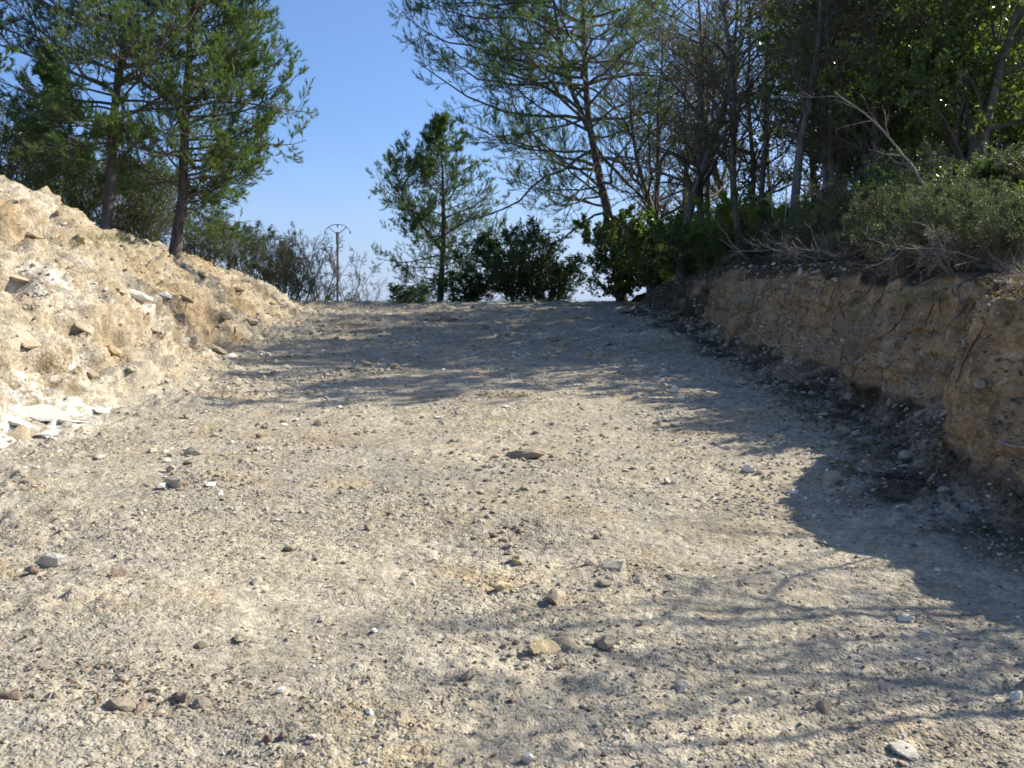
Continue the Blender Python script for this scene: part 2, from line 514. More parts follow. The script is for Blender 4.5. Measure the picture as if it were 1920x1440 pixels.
def build_terrain():
    # rows
    Ys = [2.2]
    while Ys[-1] < 46:
        Ys.append(Ys[-1] + 0.0062 * Ys[-1])
    while Ys[-1] < 1400:
        Ys.append(Ys[-1] * 1.09)
    back = [2.2]
    st = 0.02
    while back[-1] > -55:
        back.append(back[-1] - st); st *= 1.11
    Ys = np.array(back[1:][::-1] + Ys)
    # columns: section, parameter
    left = list(np.arange(0, 3.6, 0.024))
    st = 0.03
    while left[-1] < 1300:
        left.append(left[-1] + st); st *= 1.075
    left = np.array(left)
    road = np.linspace(0, 1, 300)[1:-1]
    face = np.linspace(0, 1, 135)          # talus, face and lip along their arc
    plat = [0.0]
    st = 0.03
    while plat[-1] < 1300:
        plat.append(plat[-1] + st); st *= 1.075
    plat = np.array(plat[1:])
    nl, nr, nf, npl = len(left), len(road), len(face), len(plat)
    W = nl + nr + nf + npl
    H = len(Ys)
    X = np.zeros((H, W)); Z = np.zeros((H, W)); YY = np.repeat(Ys[:, None], W, 1)
    p0 = np.stack([np.zeros(H), Ys, np.zeros(H)], 1)
    xl = x_left(Ys) + 0.28 * vnoise(p0, 1.9, 5) + 0.12 * vnoise(p0, 0.6, 6)
    xr = x_right(Ys) + 0.22 * vnoise(p0, 2.1, 8) + 0.10 * vnoise(p0, 0.7, 9)
    zr = z_road(Ys)
    hl = h_left(Ys)
    ld = [0, .3, .7, 1.05, 1.4, 2.2, 3.1, 5, 9, 16, 60, 2000]
    lh = [0, .10, .48, .93, 1.2, 1.66, 2.05, 2.3, 2.6, 2.8, 2.8, 2.8]
    prof = np.interp(left, ld, lh)
    L = left[::-1]
    X[:, :nl] = xl[:, None] - L[None]
    Z[:, :nl] = zr[:, None] + hl[:, None] * prof[::-1][None]
    X[:, nl:nl + nr] = xl[:, None] + (xr - xl)[:, None] * road[None]
    Z[:, nl:nl + nr] = zr[:, None]
    fh = np.maximum(z_plateau(Ys) - zr, 0.02)
    fdx = np.interp(face, [0, .22, .30, .80, .90, 1], [0, .20, .29, .60, .72, .98])
    ffz = np.interp(face, [0, .22, .30, .80, .90, 1], [0, .13, .22, .90, .97, 1.0])
    steep = sstep(0.2, 1.0, fh)[:, None]
    X[:, nl + nr:nl + nr + nf] = xr[:, None] + fdx[None] * (0.7 + 0.3 * steep)
    Z[:, nl + nr:nl + nr + nf] = zr[:, None] + fh[:, None] * ffz[None]
    xe = X[:, nl + nr + nf - 1]
    X[:, nl + nr + nf:] = xe[:, None] + plat[None]
    Z[:, nl + nr + nf:] = (zr + fh)[:, None] + np.interp(plat, [0, 6, 20, 2000], [0, .2, .5, .5])[None] * sstep(60, 30, Ys)[:, None]
    P = np.stack([X, YY, Z], -1).reshape(-1, 3)
    col = np.tile(np.arange(W), H)
    Yf = P[:, 1]
    near = sstep(60, 42, Yf)
    d_left = (np.repeat(xl, W) - P[:, 0])               # >0 up the left bank
    d_right = (P[:, 0] - np.repeat(xr, W))
    hlf = np.repeat(hl, W)
    fhf = np.repeat(fh, W)
    # weights
    on_left = sstep(-0.5, 0.5, d_left)
    bank_l = sstep(0.0, 0.5, d_left) * sstep(9, 3.5, d_left) * hlf
    fc = np.zeros(len(P)); fi = col - (nl + nr)
    m = (fi >= 0) & (fi < nf)
    fparam = np.zeros(len(P)); fparam[m] = fi[m] / (nf - 1)
    fc[m] = sstep(0.12, 0.34, fparam[m]) * sstep(1.0, 0.86, fparam[m])
    face_w = fc * sstep(0.25, 0.9, fhf)
    on_right = sstep(-0.4, 0.4, d_right)
    # displacement
    dz = 0.045 * fbm(P, 2.2, 2, 11) + 0.030 * fbm(P, 0.5, 4, 12, .6)
    patch = sstep(0.0, 0.45, fbm(P, 1.1, 3, 13))
    strips = np.exp(-((P[:, 0] + 1.15) / .38) ** 2) + np.exp(-((P[:, 0] - 1.0) / .38) ** 2)
    patch = patch * (1 - .8 * np.clip(strips, 0, 1))
    patch2 = sstep(-0.1, 0.3, fbm(P, 1.7, 3, 14))
    roadw = 1 - np.clip(bank_l + face_w, 0, 1)
    dz -= 0.018 * strips * roadw
    dz += roadw * patch * lumps(P, 0.19, 25, 0.28) * 0.19 * 0.42
    dz += roadw * (lumps(P, 0.11, 21, 0.5) * 0.11 * (0.05 + 1.0 * patch) * 0.6 + lumps(P, 0.055, 22, 0.75) * 0.055 * (0.35 + 0.65 * patch2) * 0.55)
    dz += roadw * 0.006 * vnoise(P, 0.05, 23) + roadw * 0.03 * patch * np.abs(fbm(P, 0.16, 3, 24))
    # far half of the track: rough windrows left by the grader
    far = sstep(14, 19, Yf) * sstep(40, 34, Yf) * roadw
    wr = 1 - np.abs(fbm(P * np.array([0.35, 1.0, 1.0]), 1.3, 3, 31)) * 3.2
    dz += far * 0.11 * np.clip(wr, 0, 1) ** 2 + far * 0.05 * np.abs(fbm(P, 0.4, 2, 32))
    for (gx, gy, gw, gh) in ((-1.9, 27, .55, .20), (-1.2, 21, .5, .10), (1.6, 24, .8, .12), (-3.2, 23.5, .7, .14), (3.0, 18.5, .8, .16)):
        dz += gh * np.exp(-(((P[:, 0] - gx) / gw) ** 2 + ((Yf - gy) / (gw * 0.8)) ** 2))
    # rubble at the toe of both banks
    toe = (sstep(-1.6, -0.1, d_left) * sstep(1.2, 0.3, d_left) * (hlf > 0.02) + sstep(-1.1, 0.0, d_right) * sstep(1.0, 0.5, d_right) * sstep(0.1, 0.6, fhf))
    dz += toe * (0.05 * np.abs(fbm(P, 0.35, 3, 41)) + lumps(P, 0.16, 42, 0.7) * 0.12 + lumps(P, 0.28, 43, 0.4) * 0.14)
    # left bank: broken marl, ledges and gullies
    rid = 1 - np.abs(fbm(P * np.array([1, .75, 1.3]), 0.9, 4, 51, 0.55)) * 2.4
    led = fbm(P * np.array([0.5, 0.35, 2.6]), 0.45, 3, 52)
    db = 0.20 * (rid - 0.45) + 0.14 * led + 0.07 * fbm(P * np.array([1, .6, 1.8]), 0.16, 3, 53, 0.6)
    db += lumps(P, 0.10, 55, 0.6) * 0.06
    db = db - 0.10 * np.clip(np.abs(fbm(P * np.array([1.0, .5, 2.0]), 0.3, 3, 56)) * -5 + 1, 0, 1)
    nleft = np.array([0.62, -0.15, 0.77])
    P0 = P.copy()
    P += (bank_l * db)[:, None] * nleft[None]
    # steep overhung pocket at the end of the left bank and the spoil heap on its top
    P[:, 2] += 0.52 * np.exp(-(((P0[:, 0] + 7.3) / 1.35) ** 2 + ((Yf - 13.5) / 1.7) ** 2) ** 2) * hlf
    P[:, 2] += 0.35 * np.exp(-(((P0[:, 0] + 6.9) / 0.5) ** 2 + ((Yf - 15.4) / 0.9) ** 2)) * hlf
    P[:, 2] += dz * near
    # right cut face
    big = fbm(P0 * np.array([1, 1, 0.8]), 1.7, 3, 61)
    md = 1 - np.abs(fbm(P0 * np.array([1, 1, .75]), 0.55, 3, 62)) * 2.6
    ck = -np.exp(-np.abs(vnoise(P0, 0.33, 63)) * 18) - 1.1 * np.exp(-np.abs(fbm(P0 * np.array([1, 1, .35]), 0.5, 2, 68)) * 16) - .7 * np.exp(-np.abs(fbm(P0 * np.array([1, .4, 1.4]), 0.4, 2, 69)) * 16)
    fd = 0.34 * big + 0.10 * md + 0.07 * ck + 0.035 * fbm(P0, 0.14, 3, 64, 0.6)
    P[:, 0] -= face_w * fd
    P[:, 1] += face_w * 0.10 * fbm(P0, 0.5, 2, 65)
    # tufted lip
    lipw = np.zeros(len(P)); lipw[m] = sstep(0.78, 0.92, fparam[m]) * sstep(0.3, 0.9, fhf[m])
    P[:, 0] -= lipw * (0.16 * fbm(P0, 0.5, 3, 66))
    plw = (col >= nl + nr + nf - 10).astype(float)
    P[:, 2] += plw * near * 0.10 * fbm(P0, 0.7, 3, 71)
    # soil colours
    ochre = np.clip(bank_l * (0.42 + 0.8 * fbm(P0, 0.9, 3, 81)), 0, 0.85)
    ochre = np.maximum(ochre, face_w * np.clip(0.95 + 0.5 * fbm(P0, 0.7, 3, 82), 0, 1))
    ochre = np.maximum(ochre, 0.5 * np.clip(fbm(P0, 0.8, 3, 85) - 0.25, 0, 1) * 2 * roadw)
    white = 0.35 * bank_l * sstep(0.15, 0.45, fbm(P0, 1.2, 2, 83))
    for (wx, wy, wr, ww) in ((-4.35, 9.0, 1.0, 1.2), (-4.4, 8.0, .8, 1.1), (-5.05, 13.6, .45, 1.0), (-4.5, 14.6, .45, 1.1), (-5.2, 11.2, .6, .8), (-4.6, 10.6, .5, .8)):
        white = np.maximum(white, ww * np.exp(-(((P0[:, 0] - wx) / (wr * .55)) ** 2 + ((Yf - wy) / wr) ** 2)))
    white = np.clip(white, 0, 1)
    # humus weight; along the foot of the right face it also paints in shade
    topsoil_shade = np.zeros(len(P))
    topsoil_shade = np.maximum(topsoil_shade, (col >= nl + nr + nf) * 1.0)
    topsoil_shade[m] = np.maximum(topsoil_shade[m], sstep(0.72, 0.90, fparam[m] + 0.16 * fbm(P0[m], 0.6, 3, 84)))
    topsoil_shade = np.maximum(topsoil_shade, sstep(3.6, 5.0, d_left + 0.7 * fbm(P0, 1.0, 2, 86)) * sstep(13, 18, Yf))
    topsoil_shade = np.maximum(topsoil_shade, sstep(1.0, 2.4, d_left + 0.5 * fbm(P0, 1.0, 2, 88)) * sstep(23, 28, Yf))
    topsoil_shade = np.maximum(topsoil_shade, sstep(5.0, 7.0, d_left))
    topsoil_shade = np.maximum(topsoil_shade, sstep(-0.6, 0.8, d_right) * sstep(21, 27, Yf) * 0.9)
    topsoil_shade = np.maximum(topsoil_shade, np.clip(sstep(0, .3, fparam) * sstep(15.5, 21, Yf) * (0.62 + 0.5 * fbm(P0, 0.5, 3, 89)), 0, 1) * (m * 1.0))
    topsoil_shade = np.maximum(topsoil_shade, face_w * np.clip(0.18 + 0.6 * fbm(P0, 0.35, 4, 90, .65), 0, .6))
    talus = np.zeros(len(P)); talus[m] = sstep(0.30, 0.10, fparam[m])
    topsoil_shade = np.maximum(topsoil_shade, (0.58 + 0.4 * fbm(P0, 0.45, 3, 91)) * sstep(-1.2, -0.2, d_right + 0.25 * fbm(P0, 0.8, 2, 92)) * sstep(.35, .2, fparam))  # gutter: humus and litter, darkened further to deepen the shade under the cutting
    topsoil_shade = np.maximum(topsoil_shade, 0.55 * talus * sstep(-0.2, 0.4, fbm(P0, 0.6, 3, 87)))
    topsoil_shade = np.maximum(topsoil_shade, sstep(40, 48, Yf) * 1.0)
    colr = np.stack([ochre, np.clip(topsoil_shade, 0, 1), white, np.ones(len(P))], -1).astype(np.float32)
    idx = np.arange(H * W).reshape(H, W)
    return P, colr, idx, (nl, nr, nf, npl)


P, SOILCOL, IDX, (NL, NR, NF, NP) = build_terrain()


def grid_faces(c0, c1):
    g = IDX[:, c0:c1 + 1]
    return np.stack([g[:-1, :-1], g[:-1, 1:], g[1:, 1:], g[1:, :-1]], -1).reshape(-1, 4)


def terrain_piece(name, c0, c1, label):
    q = grid_faces(c0, c1)
    used = np.unique(q)
    remap = np.full(len(P), -1, np.int32); remap[used] = np.arange(len(used))
    mb = MB(); mb.add(P[used], quads=remap[q])
    me = mb.mesh(name, SOIL, smooth=True)
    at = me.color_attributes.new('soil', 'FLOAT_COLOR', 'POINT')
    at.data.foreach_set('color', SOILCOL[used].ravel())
    o = link(name, me)
    return tag(o, label, None, None, 'structure')


n_bank = 178          # columns of the left section nearest the track
bank_l0 = NL - n_bank
hillside_left = terrain_piece('hillside_left', 0, bank_l0, 'wooded ground above the sunlit left bank')
earth_bank = terrain_piece('earth_bank', bank_l0, NL, 'sunlit sloping bank of broken yellow and white marl on the left')
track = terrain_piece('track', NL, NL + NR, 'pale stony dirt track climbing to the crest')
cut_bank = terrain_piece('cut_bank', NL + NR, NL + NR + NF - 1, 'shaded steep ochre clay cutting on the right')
hillside_right = terrain_piece('hillside_right', NL + NR + NF - 1, NL + NR + NF + NP - 1, 'wooded ground above the shaded cutting')

# ray casting on the part of the terrain that matters
rowsel = (P.reshape(IDX.shape + (3,))[:, 0, 1] < 130) & (P.reshape(IDX.shape + (3,))[:, 0, 1] > -25)
ci0, ci1 = NL - 230, NL + NR + NF + 75
sub = IDX[rowsel][:, ci0:ci1]
qs = np.stack([sub[:-1, :-1], sub[:-1, 1:], sub[1:, 1:], sub[1:, :-1]], -1).reshape(-1, 4)
us = np.unique(qs)
rm = np.zeros(len(P), np.int64); rm[us] = np.arange(len(us))
BVH = BVHTree.FromPolygons(P[us].tolist(), rm[qs].tolist())
DOWN = Vector((0, 0, -1))


def ground(x, y):
    hit = BVH.ray_cast(Vector((x, y, 40)), DOWN)
    if hit[0] is None:
        return Vector((x, y, float(z_road(y)))), Vector((0, 0, 1))
    n = hit[1]
    return hit[0], (n if n.z > 0 else -n)


FW = Vector((0, math.cos(PITCH), -math.sin(PITCH)))
UP = Vector((0, math.sin(PITCH), math.cos(PITCH)))
EYE = Vector((0, 0, CAM_H))


def sight(px, py):
    return (FW + Vector((1, 0, 0)) * ((px - 960) / F_PX) + UP * ((720 - py) / F_PX)).normalized()


def spot(px, py):
    """where the terrain lies under a point noted in the photograph"""
    hit = BVH.ray_cast(EYE, sight(px, py))
    return hit[0], hit[1]


def at(px, py, Y):
    d = sight(px, py)
    return EYE + d * (Y / d.y)


def standing(px, Y):
    """ground point at distance Y in the bearing of column px"""
    x = (px - 960) / F_PX * Y
    return ground(x, Y)[0]


# ------------------------------------------------------------------ branch growing
def unit(a):
    return a / (np.linalg.norm(a, axis=-1, keepdims=True) + 1e-9)


def grow(start, direction, length, nseg, wander, trop, rng, trop_end=None):
    n = len(start)
    d = unit(np.array(direction, float))
    p = np.array(start, float)
    out = [p.copy()]
    L = (np.ones(n) * length / nseg)[:, None]
    trop = np.array(trop, float)
    te = trop if trop_end is None else np.array(trop_end, float)
    for k in range(nseg):
        f = k / max(1, nseg - 1)
        d = unit(d + rng.normal(size=(n, 3)) * wander + (trop * (1 - f) + te * f)[None])
        p = p + d * L
        out.append(p.copy())
    return np.stack(out, 1)


def sprout(Pb, rad, per, t0, t1, ang, ang_sd, rng, flat=0.0):
    """children on branches Pb (N,S,3): start, direction, t, parent index, parent radius"""
    Nb, S, _ = Pb.shape
    k = np.arange(per)[None] + rng.random((Nb, per))
    t = t0 + (t1 - t0) * k / per
    par = np.repeat(np.arange(Nb), per)
    t = t.ravel()
    s = np.clip(t * (S - 1), 0, S - 1.001)
    i = s.astype(int); f = (s - i)[:, None]
    A, B = Pb[par, i], Pb[par, i + 1]
    pos = A + (B - A) * f
    tan = unit(B - A)
    r = rad[par, i] * (1 - f[:, 0]) + rad[par, i + 1] * f[:, 0]
    az = rng.normal(size=(len(t), 3))
    az[:, 2] *= (1 - flat)
    perp = unit(az - (az * tan).sum(1, keepdims=True) * tan)
    a = ang + rng.normal(size=len(t)) * ang_sd
    d = tan * np.cos(a)[:, None] + perp * np.sin(a)[:, None]
    return pos, d, t, par, r


def taper(r0, S, tip=0.25):
    return np.asarray(r0)[:, None] * (1 - (1 - tip) * np.linspace(0, 1, S)[None])


def smooth_line(pts, n):
    pts = np.array(pts, float)
    s = np.linspace(0, len(pts) - 1, n)
    out = np.empty((n, 3))
    for j in range(3):
        out[:, j] = np.interp(s, np.arange(len(pts)), pts[:, j])
    for _ in range(2):
        out[1:-1] = (out[:-2] + 2 * out[1:-1] + out[2:]) / 4
    return out


def pine(base, label, stems, r_base, crown0, reach, seed, group=None, density=1.0, l1=46, sag=0.0, nw=0.013, az_bias=None, nlen=0.085,
         top_round=0.45, bare_low=0.0):
    """stems: list of lists of points relative to the base; the first is the trunk. crown0: height where live limbs begin.
    reach: limb length in metres at the widest"""
    rng = np.random.default_rng(seed)
    root = empty('pine_tree', base, label, 'pine tree', group)
    tb = MB(); lb = MB(); fb = MB()
    starts, dirs, lens, rads = [], [], [], []
    ztop = max(s[-1][2] for s in stems)
    for si, st in enumerate(stems):
        n = 26
        line = smooth_line(st, n)
        line[1:, :2] += np.cumsum(rng.normal(size=(n - 1, 2)) * 0.012, 0)
        r0 = r_base if si == 0 else r_base * 0.55
        rad = r0 * (1 - 0.86 * np.linspace(0, 1, n) ** 1.1)
        if si == 0:
            rad[0] *= 1.35; rad[1] *= 1.1
        tb.tubes(line, rad, 9)
        nn = int(l1 * (1 if si == 0 else 0.5))
        zl = max(crown0, st[0][2] + 0.3)
        zs = zl + (ztop - zl) * (np.arange(nn) + rng.random(nn)) / nn
        zs = zs[zs < line[-1, 2]]
        for z in zs:
            k = np.searchsorted(line[:, 2], z); k = min(max(k, 1), n - 1)
            f = (z - line[k - 1, 2]) / max(1e-6, line[k, 2] - line[k - 1, 2])
            p = line[k - 1] + (line[k] - line[k - 1]) * f
            h = (z - crown0) / max(0.1, ztop - crown0)
            a = rng.random() * 2 * math.pi
            if az_bias is not None and rng.random() < (0.62 if bare_low else 0.45):
                a = az_bias + rng.normal() * 0.6
            ln = reach * (0.55 + 0.45 * min(1, h / 0.18)) * (1 - h ** 1.6 * (1 - top_round * 0.5)) * rng.uniform(0.65, 1.12)
            el = (0.18 + 0.65 * h + rng.normal() * 0.12) if not bare_low else (0.10 + 0.5 * h + rng.normal() * 0.24)
            starts.append(p); dirs.append((math.cos(a) * math.cos(el), math.sin(a) * math.cos(el), math.sin(el)))
            lens.append(ln); rads.append(0.010 + 0.0085 * ln * (r_base / 0.16) ** 0.3)
    L1 = grow(np.array(starts), np.array(dirs), np.array(lens), 9, 0.16 if bare_low else 0.11, (0, 0, -0.06 - sag), rng, (0, 0, 0.16))
    lens = np.array(lens)
    R1 = taper(np.array(rads), 10, 0.22)
    lb.tubes(L1, R1, 5)
    per = 10
    p2, d2, t2, par2, r2 = sprout(L1, R1, per, 0.16, 1.0, 0.85, 0.22, rng, flat=0.35)
    l2 = lens[par2] * (0.42 * (1.12 - t2 * 0.75)) * rng.uniform(0.6, 1.2, len(t2))
    L2 = grow(p2, d2, l2, 6, 0.13, (0, 0, 0.02), rng, (0, 0, 0.14))
    R2 = taper(np.minimum(r2 * 0.6, 0.016), 7, 0.3)
    lb.tubes(L2, R2, 4)
    per3 = max(3, int(round(8 * density)))
    p3, d3, t3, par3, r3 = sprout(L2, R2, per3, 0.18, 1.0, 0.7, 0.25, rng, flat=0.2)
    l3 = np.clip(l2[par3] * 0.42, 0.14, 0.55) * rng.uniform(0.7, 1.2, len(t3))
    L3 = grow(p3, d3, l3, 3, 0.16, (0, 0, 0.12), rng, (0, 0, 0.3))
    lb.tubes(L3, taper(np.full(len(t3), 0.0042), 4, 0.5), 3)
    # needle brushes on the outer two thirds of every shoot
    n_per = 34
    k = len(L3)
    keep = np.ones(k, bool)
    if bare_low > 0:
        hz = L3[:, -1, 2]
        keep = rng.random(k) > bare_low * sstep(crown0 + 0.2 * (ztop - crown0), crown0, hz)
    L3k = L3[keep]; k = len(L3k)
    tt = rng.uniform(0.9, 3.0, (k, n_per))
    i = np.minimum(tt.astype(int), 2); f = (tt - i)[..., None]
    kk = np.arange(k)[:, None]
    pp = L3k[kk, i] * (1 - f) + L3k[kk, i + 1] * f
    dd = unit(L3k[kk, i + 1] - L3k[kk, i])
    side = rng.normal(size=(k, n_per, 3))
    dn = unit(dd * 0.95 + side * 0.42 + np.array([0, 0, 0.12]))
    fb.needles(pp.reshape(-1, 3), dn.reshape(-1, 3), nlen * rng.uniform(0.7, 1.15, k * n_per), nw, rng)
    link('trunk', tb.mesh('pine_trunk', PINE_BARK, True), root)
    link('limb', lb.mesh('pine_limbs', PINE_LIMB, True), root)
    link('crown', fb.mesh('pine_needles', NEEDLE), root)
    return root


def broadleaf(base, name, label, cat, height, spread, seed, leafmat, n_leaf, leaf=(0.06, 0.035), stems=3, r_base=0.08, group=None, bark=None,
              l1=11, l2=8, l3=6, clear=0.25, lean=(0, 0), wander=0.16, up1=0.05, upleaf=0.5, angle=0.8, twig_r=0.0035, bare_twigs=True, stem_spread=0.18, stem_sides=7):
    rng = np.random.default_rng(seed)
    root = empty(name, base, label, cat, group)
    tb = MB(); lb = MB(); fb = MB()
    st = np.zeros((stems, 3)); st[:, :2] = rng.normal(size=(stems, 2)) * r_base * (1.3 if stems > 1 else 0)
    st[:, 2] = -0.12
    dr = np.zeros((stems, 3)); dr[:, 2] = 1
    an = rng.random() * 6.28 + np.arange(stems) * 6.28 / stems
    if stems > 1:
        dr[:, 0] += np.cos(an) * stem_spread * rng.uniform(.6, 1.5, stems); dr[:, 1] += np.sin(an) * stem_spread * rng.uniform(.6, 1.5, stems)
    dr[:, 0] += lean[0]; dr[:, 1] += lean[1]
    hh = height * rng.uniform(0.78, 1.0, stems); hh[0] = height
    S0 = grow(st, dr, hh, 14, 0.055, (0, 0, 0.03), rng)
    R0 = (r_base * rng.uniform(.75, 1.05, stems))[:, None] * (1 - 0.82 * np.linspace(0, 1, 15)[None] ** 0.9)
    R0[:, 0] *= 1.3
    tb.tubes(S0, R0, stem_sides)
    p, d, t, par, r = sprout(S0, R0, l1, clear, 0.98, angle, 0.22, rng)
    env = np.sin(np.clip((t - clear) / (1 - clear), 0, 1) * 2.4 + 0.55)
    ln1 = spread * np.clip(env, 0.3, 1) * rng.uniform(0.6, 1.15, len(t))
    B1 = grow(p, d, ln1, 8, wander, (0, 0, up1), rng)
    Q1 = taper(np.clip(r * 0.55, 0.008, 0.07), 9, 0.2)
    lb.tubes(B1, Q1, 5)
    p, d, t, par, r = sprout(B1, Q1, l2, 0.15, 1.0, 0.75, 0.25, rng)
    ln2 = ln1[par] * 0.45 * (1.15 - 0.6 * t) * rng.uniform(0.6, 1.25, len(t))
    B2 = grow(p, d, ln2, 5, wander * 1.2, (0, 0, up1), rng)
    Q2 = taper(np.clip(r * 0.6, twig_r * 1.2, 0.03), 6, 0.3)
    lb.tubes(B2, Q2, 4)
    p, d, t, par, r = sprout(B2, Q2, l3, 0.15, 1.0, 0.7, 0.3, rng)
    ln3 = np.clip(ln2[par] * 0.5 * rng.uniform(0.6, 1.3, len(t)), 0.08, 0.8)
    B3 = grow(p, d, ln3, 4, wander * 1.3, (0, 0, up1), rng)
    lb.tubes(B3, taper(np.full(len(t), twig_r), 5, 0.4), 3)
    if n_leaf:
        k = rng.integers(0, len(B3), n_leaf)
        tt = rng.uniform(0.3, 3.999, n_leaf); i = tt.astype(int); f = (tt - i)[:, None]
        pp = B3[k, i] * (1 - f) + B3[k, i + 1] * f
        dd = unit(B3[k, i + 1] - B3[k, i] + rng.normal(size=(n_leaf, 3)) * 0.05) + rng.normal(size=(n_leaf, 3)) * 0.8
        sz = rng.uniform(0.65, 1.2, n_leaf)
        fb.leaves(pp + rng.normal(size=pp.shape) * 0.015, dd, leaf[0] * sz, leaf[1] * sz, rng, up=upleaf)
    bk = bark or OAK_BARK
    link('trunk' if stem_sides > 5 else 'stem', tb.mesh(name + '_trunk', bk, True), root)
    link('branches', lb.mesh(name + '_branches', TWIG if bark is None else bark, True), root)
    if n_leaf:
        link('crown', fb.mesh(name + '_leaves', leafmat), root)
    return root


def G(px, Y):
    return standing(px, Y)


#@@TREES
# ------------------------------------------------------------------ pines
def rel(base, pts):
    """points noted as (px, py) at the trunk's own distance, relative to its base"""
    out = [(0, 0, -0.1)]
    for px, py, *yo in pts:
        q = at(px, py, base.y + (yo[0] if yo else 0)) - base
        out.append(tuple(q))
    return out


b = G(330, 20.7)
pine(b, 'tall pine with a dark straight trunk, right one of the pair on the left bank', [rel(b, [(340, 380), (348, 250), (355, 100), (362, -60), (372, -300)])],
     0.125, 1.0, 2.8, 101, density=1.0, l1=118, az_bias=0.2, nw=0.019, nlen=.105)
b = G(200, 19.6)
pine(b, 'tall pine with slightly bent trunk, left one of the pair on the left bank', [rel(b, [(205, 340), (212, 200), (232, 60), (236, -60), (245, -320)])],
     0.115, 1.4, 3.1, 102, density=0.9, l1=100, az_bias=math.pi, nw=0.019, nlen=.105)
b = G(-120, 17.5)
pine(b, 'pine at the left edge of the picture, only its outer limbs in view', [[(0, 0, -.1), (.1, 0, 3), (0.0, .1, 6), (.1, 0, 9)]],
     0.13, 2.0, 2.9, 103, density=0.6, l1=50, nw=0.034, nlen=.1)
b = G(95, 27)
pine(b, 'small dark young pine behind the mound, left of the two tall pines', [[(0, 0, -.1), (.05, 0, 2), (0.0, .1, 4), (.05, 0, 5.4)]],
     0.09, 0.4, 1.7, 104, density=0.6, l1=60, top_round=0.1, nw=0.04, nlen=.11)
b = G(825, 39.5)
pine(b, 'lone young pine standing in the open at the crest of the track', [rel(b, [(828, 470), (832, 400), (830, 320), (822, 235)]), rel(b, [(829, 470), (800, 430), (760, 380), (745, 320)])[1:]],
     0.13, 0.9, 3.1, 105, density=0.75, l1=60, nw=0.019, top_round=0.3, nlen=0.15)
b = G(1168, 37.5)
pine(b, 'big forked pine leaning over the end of the track, its long limbs reaching left',
     [rel(b, [(1145, 430), (1118, 310), (1102, 230), (1095, 120), (1093, 0), (1090, -160), (1085, -330)]),
      rel(b, [(1102, 240), (1075, 180), (1052, 110), (1038, 0), (1025, -160), (1010, -300)])[1:]],
     0.19, 3.2, 6.9, 106, density=1.2, l1=84, sag=0.01, nw=0.026, az_bias=math.pi, nlen=0.18, top_round=0.6, bare_low=0.75)

# ------------------------------------------------------------------ the wood on the right
oaks = []
specs = [  # px, Y, height, spread, r, seed, label
    (1475, 19.0, 8.6, 2.7, .135, 201, 'bare oak with the broadest straight grey trunk, nearest to the cutting edge'),
    (1290, 28.0, 9.5, 4.0, .17, 202, 'bare oak with thick dark twisted trunk at the far end of the cutting'),
    (1388, 22.5, 9.0, 2.8, .10, 203, 'bare oak with slender pale grey trunk left of the broadest trunk'),
    (1535, 21.5, 9.0, 2.6, .11, 204, 'bare oak with straight dark trunk just right of the broadest trunk'),
]
for px, Y, h, sp, r, sd, lab in specs:
    oaks.append(broadleaf(G(px, Y), 'oak_tree', lab, 'tree', h, sp, sd, OAKDRY, 3200, leaf=(0.075, 0.048), stems=2 if sd in (202, 204) else 1, r_base=r,
                          l1=26 if sd not in (202, 204) else 15, l2=9, l3=7, clear=0.24, wander=0.18, up1=0.045, angle=0.85, twig_r=0.0048,
                          group='bare oaks of the wood above the cutting', stem_spread=0.12))
more = [
    (1612, 24, 0, 1.0, 'bare oak with dark trunk next to the left side of the glossy holm oak'),
    (1240, 33, 1, .9, 'bare oak directly right of the big leaning pine'),
    (1335, 31, 2, 1.0, 'bare oak between the twisted trunk and the slender grey trunk, set back'),
    (1425, 27, 3, 1.0, 'second row bare oak between the slender and the broadest trunk'),
    (1505, 30, 2, 1.05, 'bare oak in the second row directly right of the broadest trunk'),
    (1575, 28, 1, 1.1, 'bare oak with leaning limbs in the second row left of the holm oak'),
    (1670, 27, 2, 1.05, 'bare oak half hidden behind the left side of the glossy holm oak'),
    (1735, 31, 3, 1.1, 'bare oak hidden behind the middle of the glossy holm oak'),
    (1900, 26, 1, .8, 'bare oak standing by the right edge of the picture behind the shrubs'),
    (1290, 40, 0, 1.25, 'far bare oak at the back of the wood right of the big pine'),
    (1380, 38, 1, 1.2, 'far bare oak at the back of the wood behind the slender grey trunk'),
    (1450, 42, 2, 1.3, 'far bare oak at the back of the wood behind the broadest trunk'),
    (1545, 40, 3, 1.3, 'far bare oak at the back of the wood behind the straight dark trunk'),
    (1640, 38, 0, 1.1, 'far bare oak at the back of the wood left of the holm oak'),
    (1730, 42, 1, 1.1, 'far bare oak at the back of the wood behind the holm oak'),
    (1830, 36, 2, 1.0, 'far bare oak at the back of the wood near the right edge'),
    (1930, 35, 3, .9, 'far bare oak cut by the right edge of the picture'),
]
more += [
    (1565, 19.3, 2, .78, 'slender bare oak right of the straight dark trunk, close to the cutting edge'),
    (1650, 18.6, 0, .8, 'slender bare oak behind the juniper left of the dead branch'),
    (1270, 35, 2, 1.0, 'slender bare oak behind the bushes right of the big pine')]
for k, (px, Y, si, sc, lab) in enumerate(more):
    copy_thing(oaks[si], G(px, Y), 1.3 + k * 2.1, sc, lab)
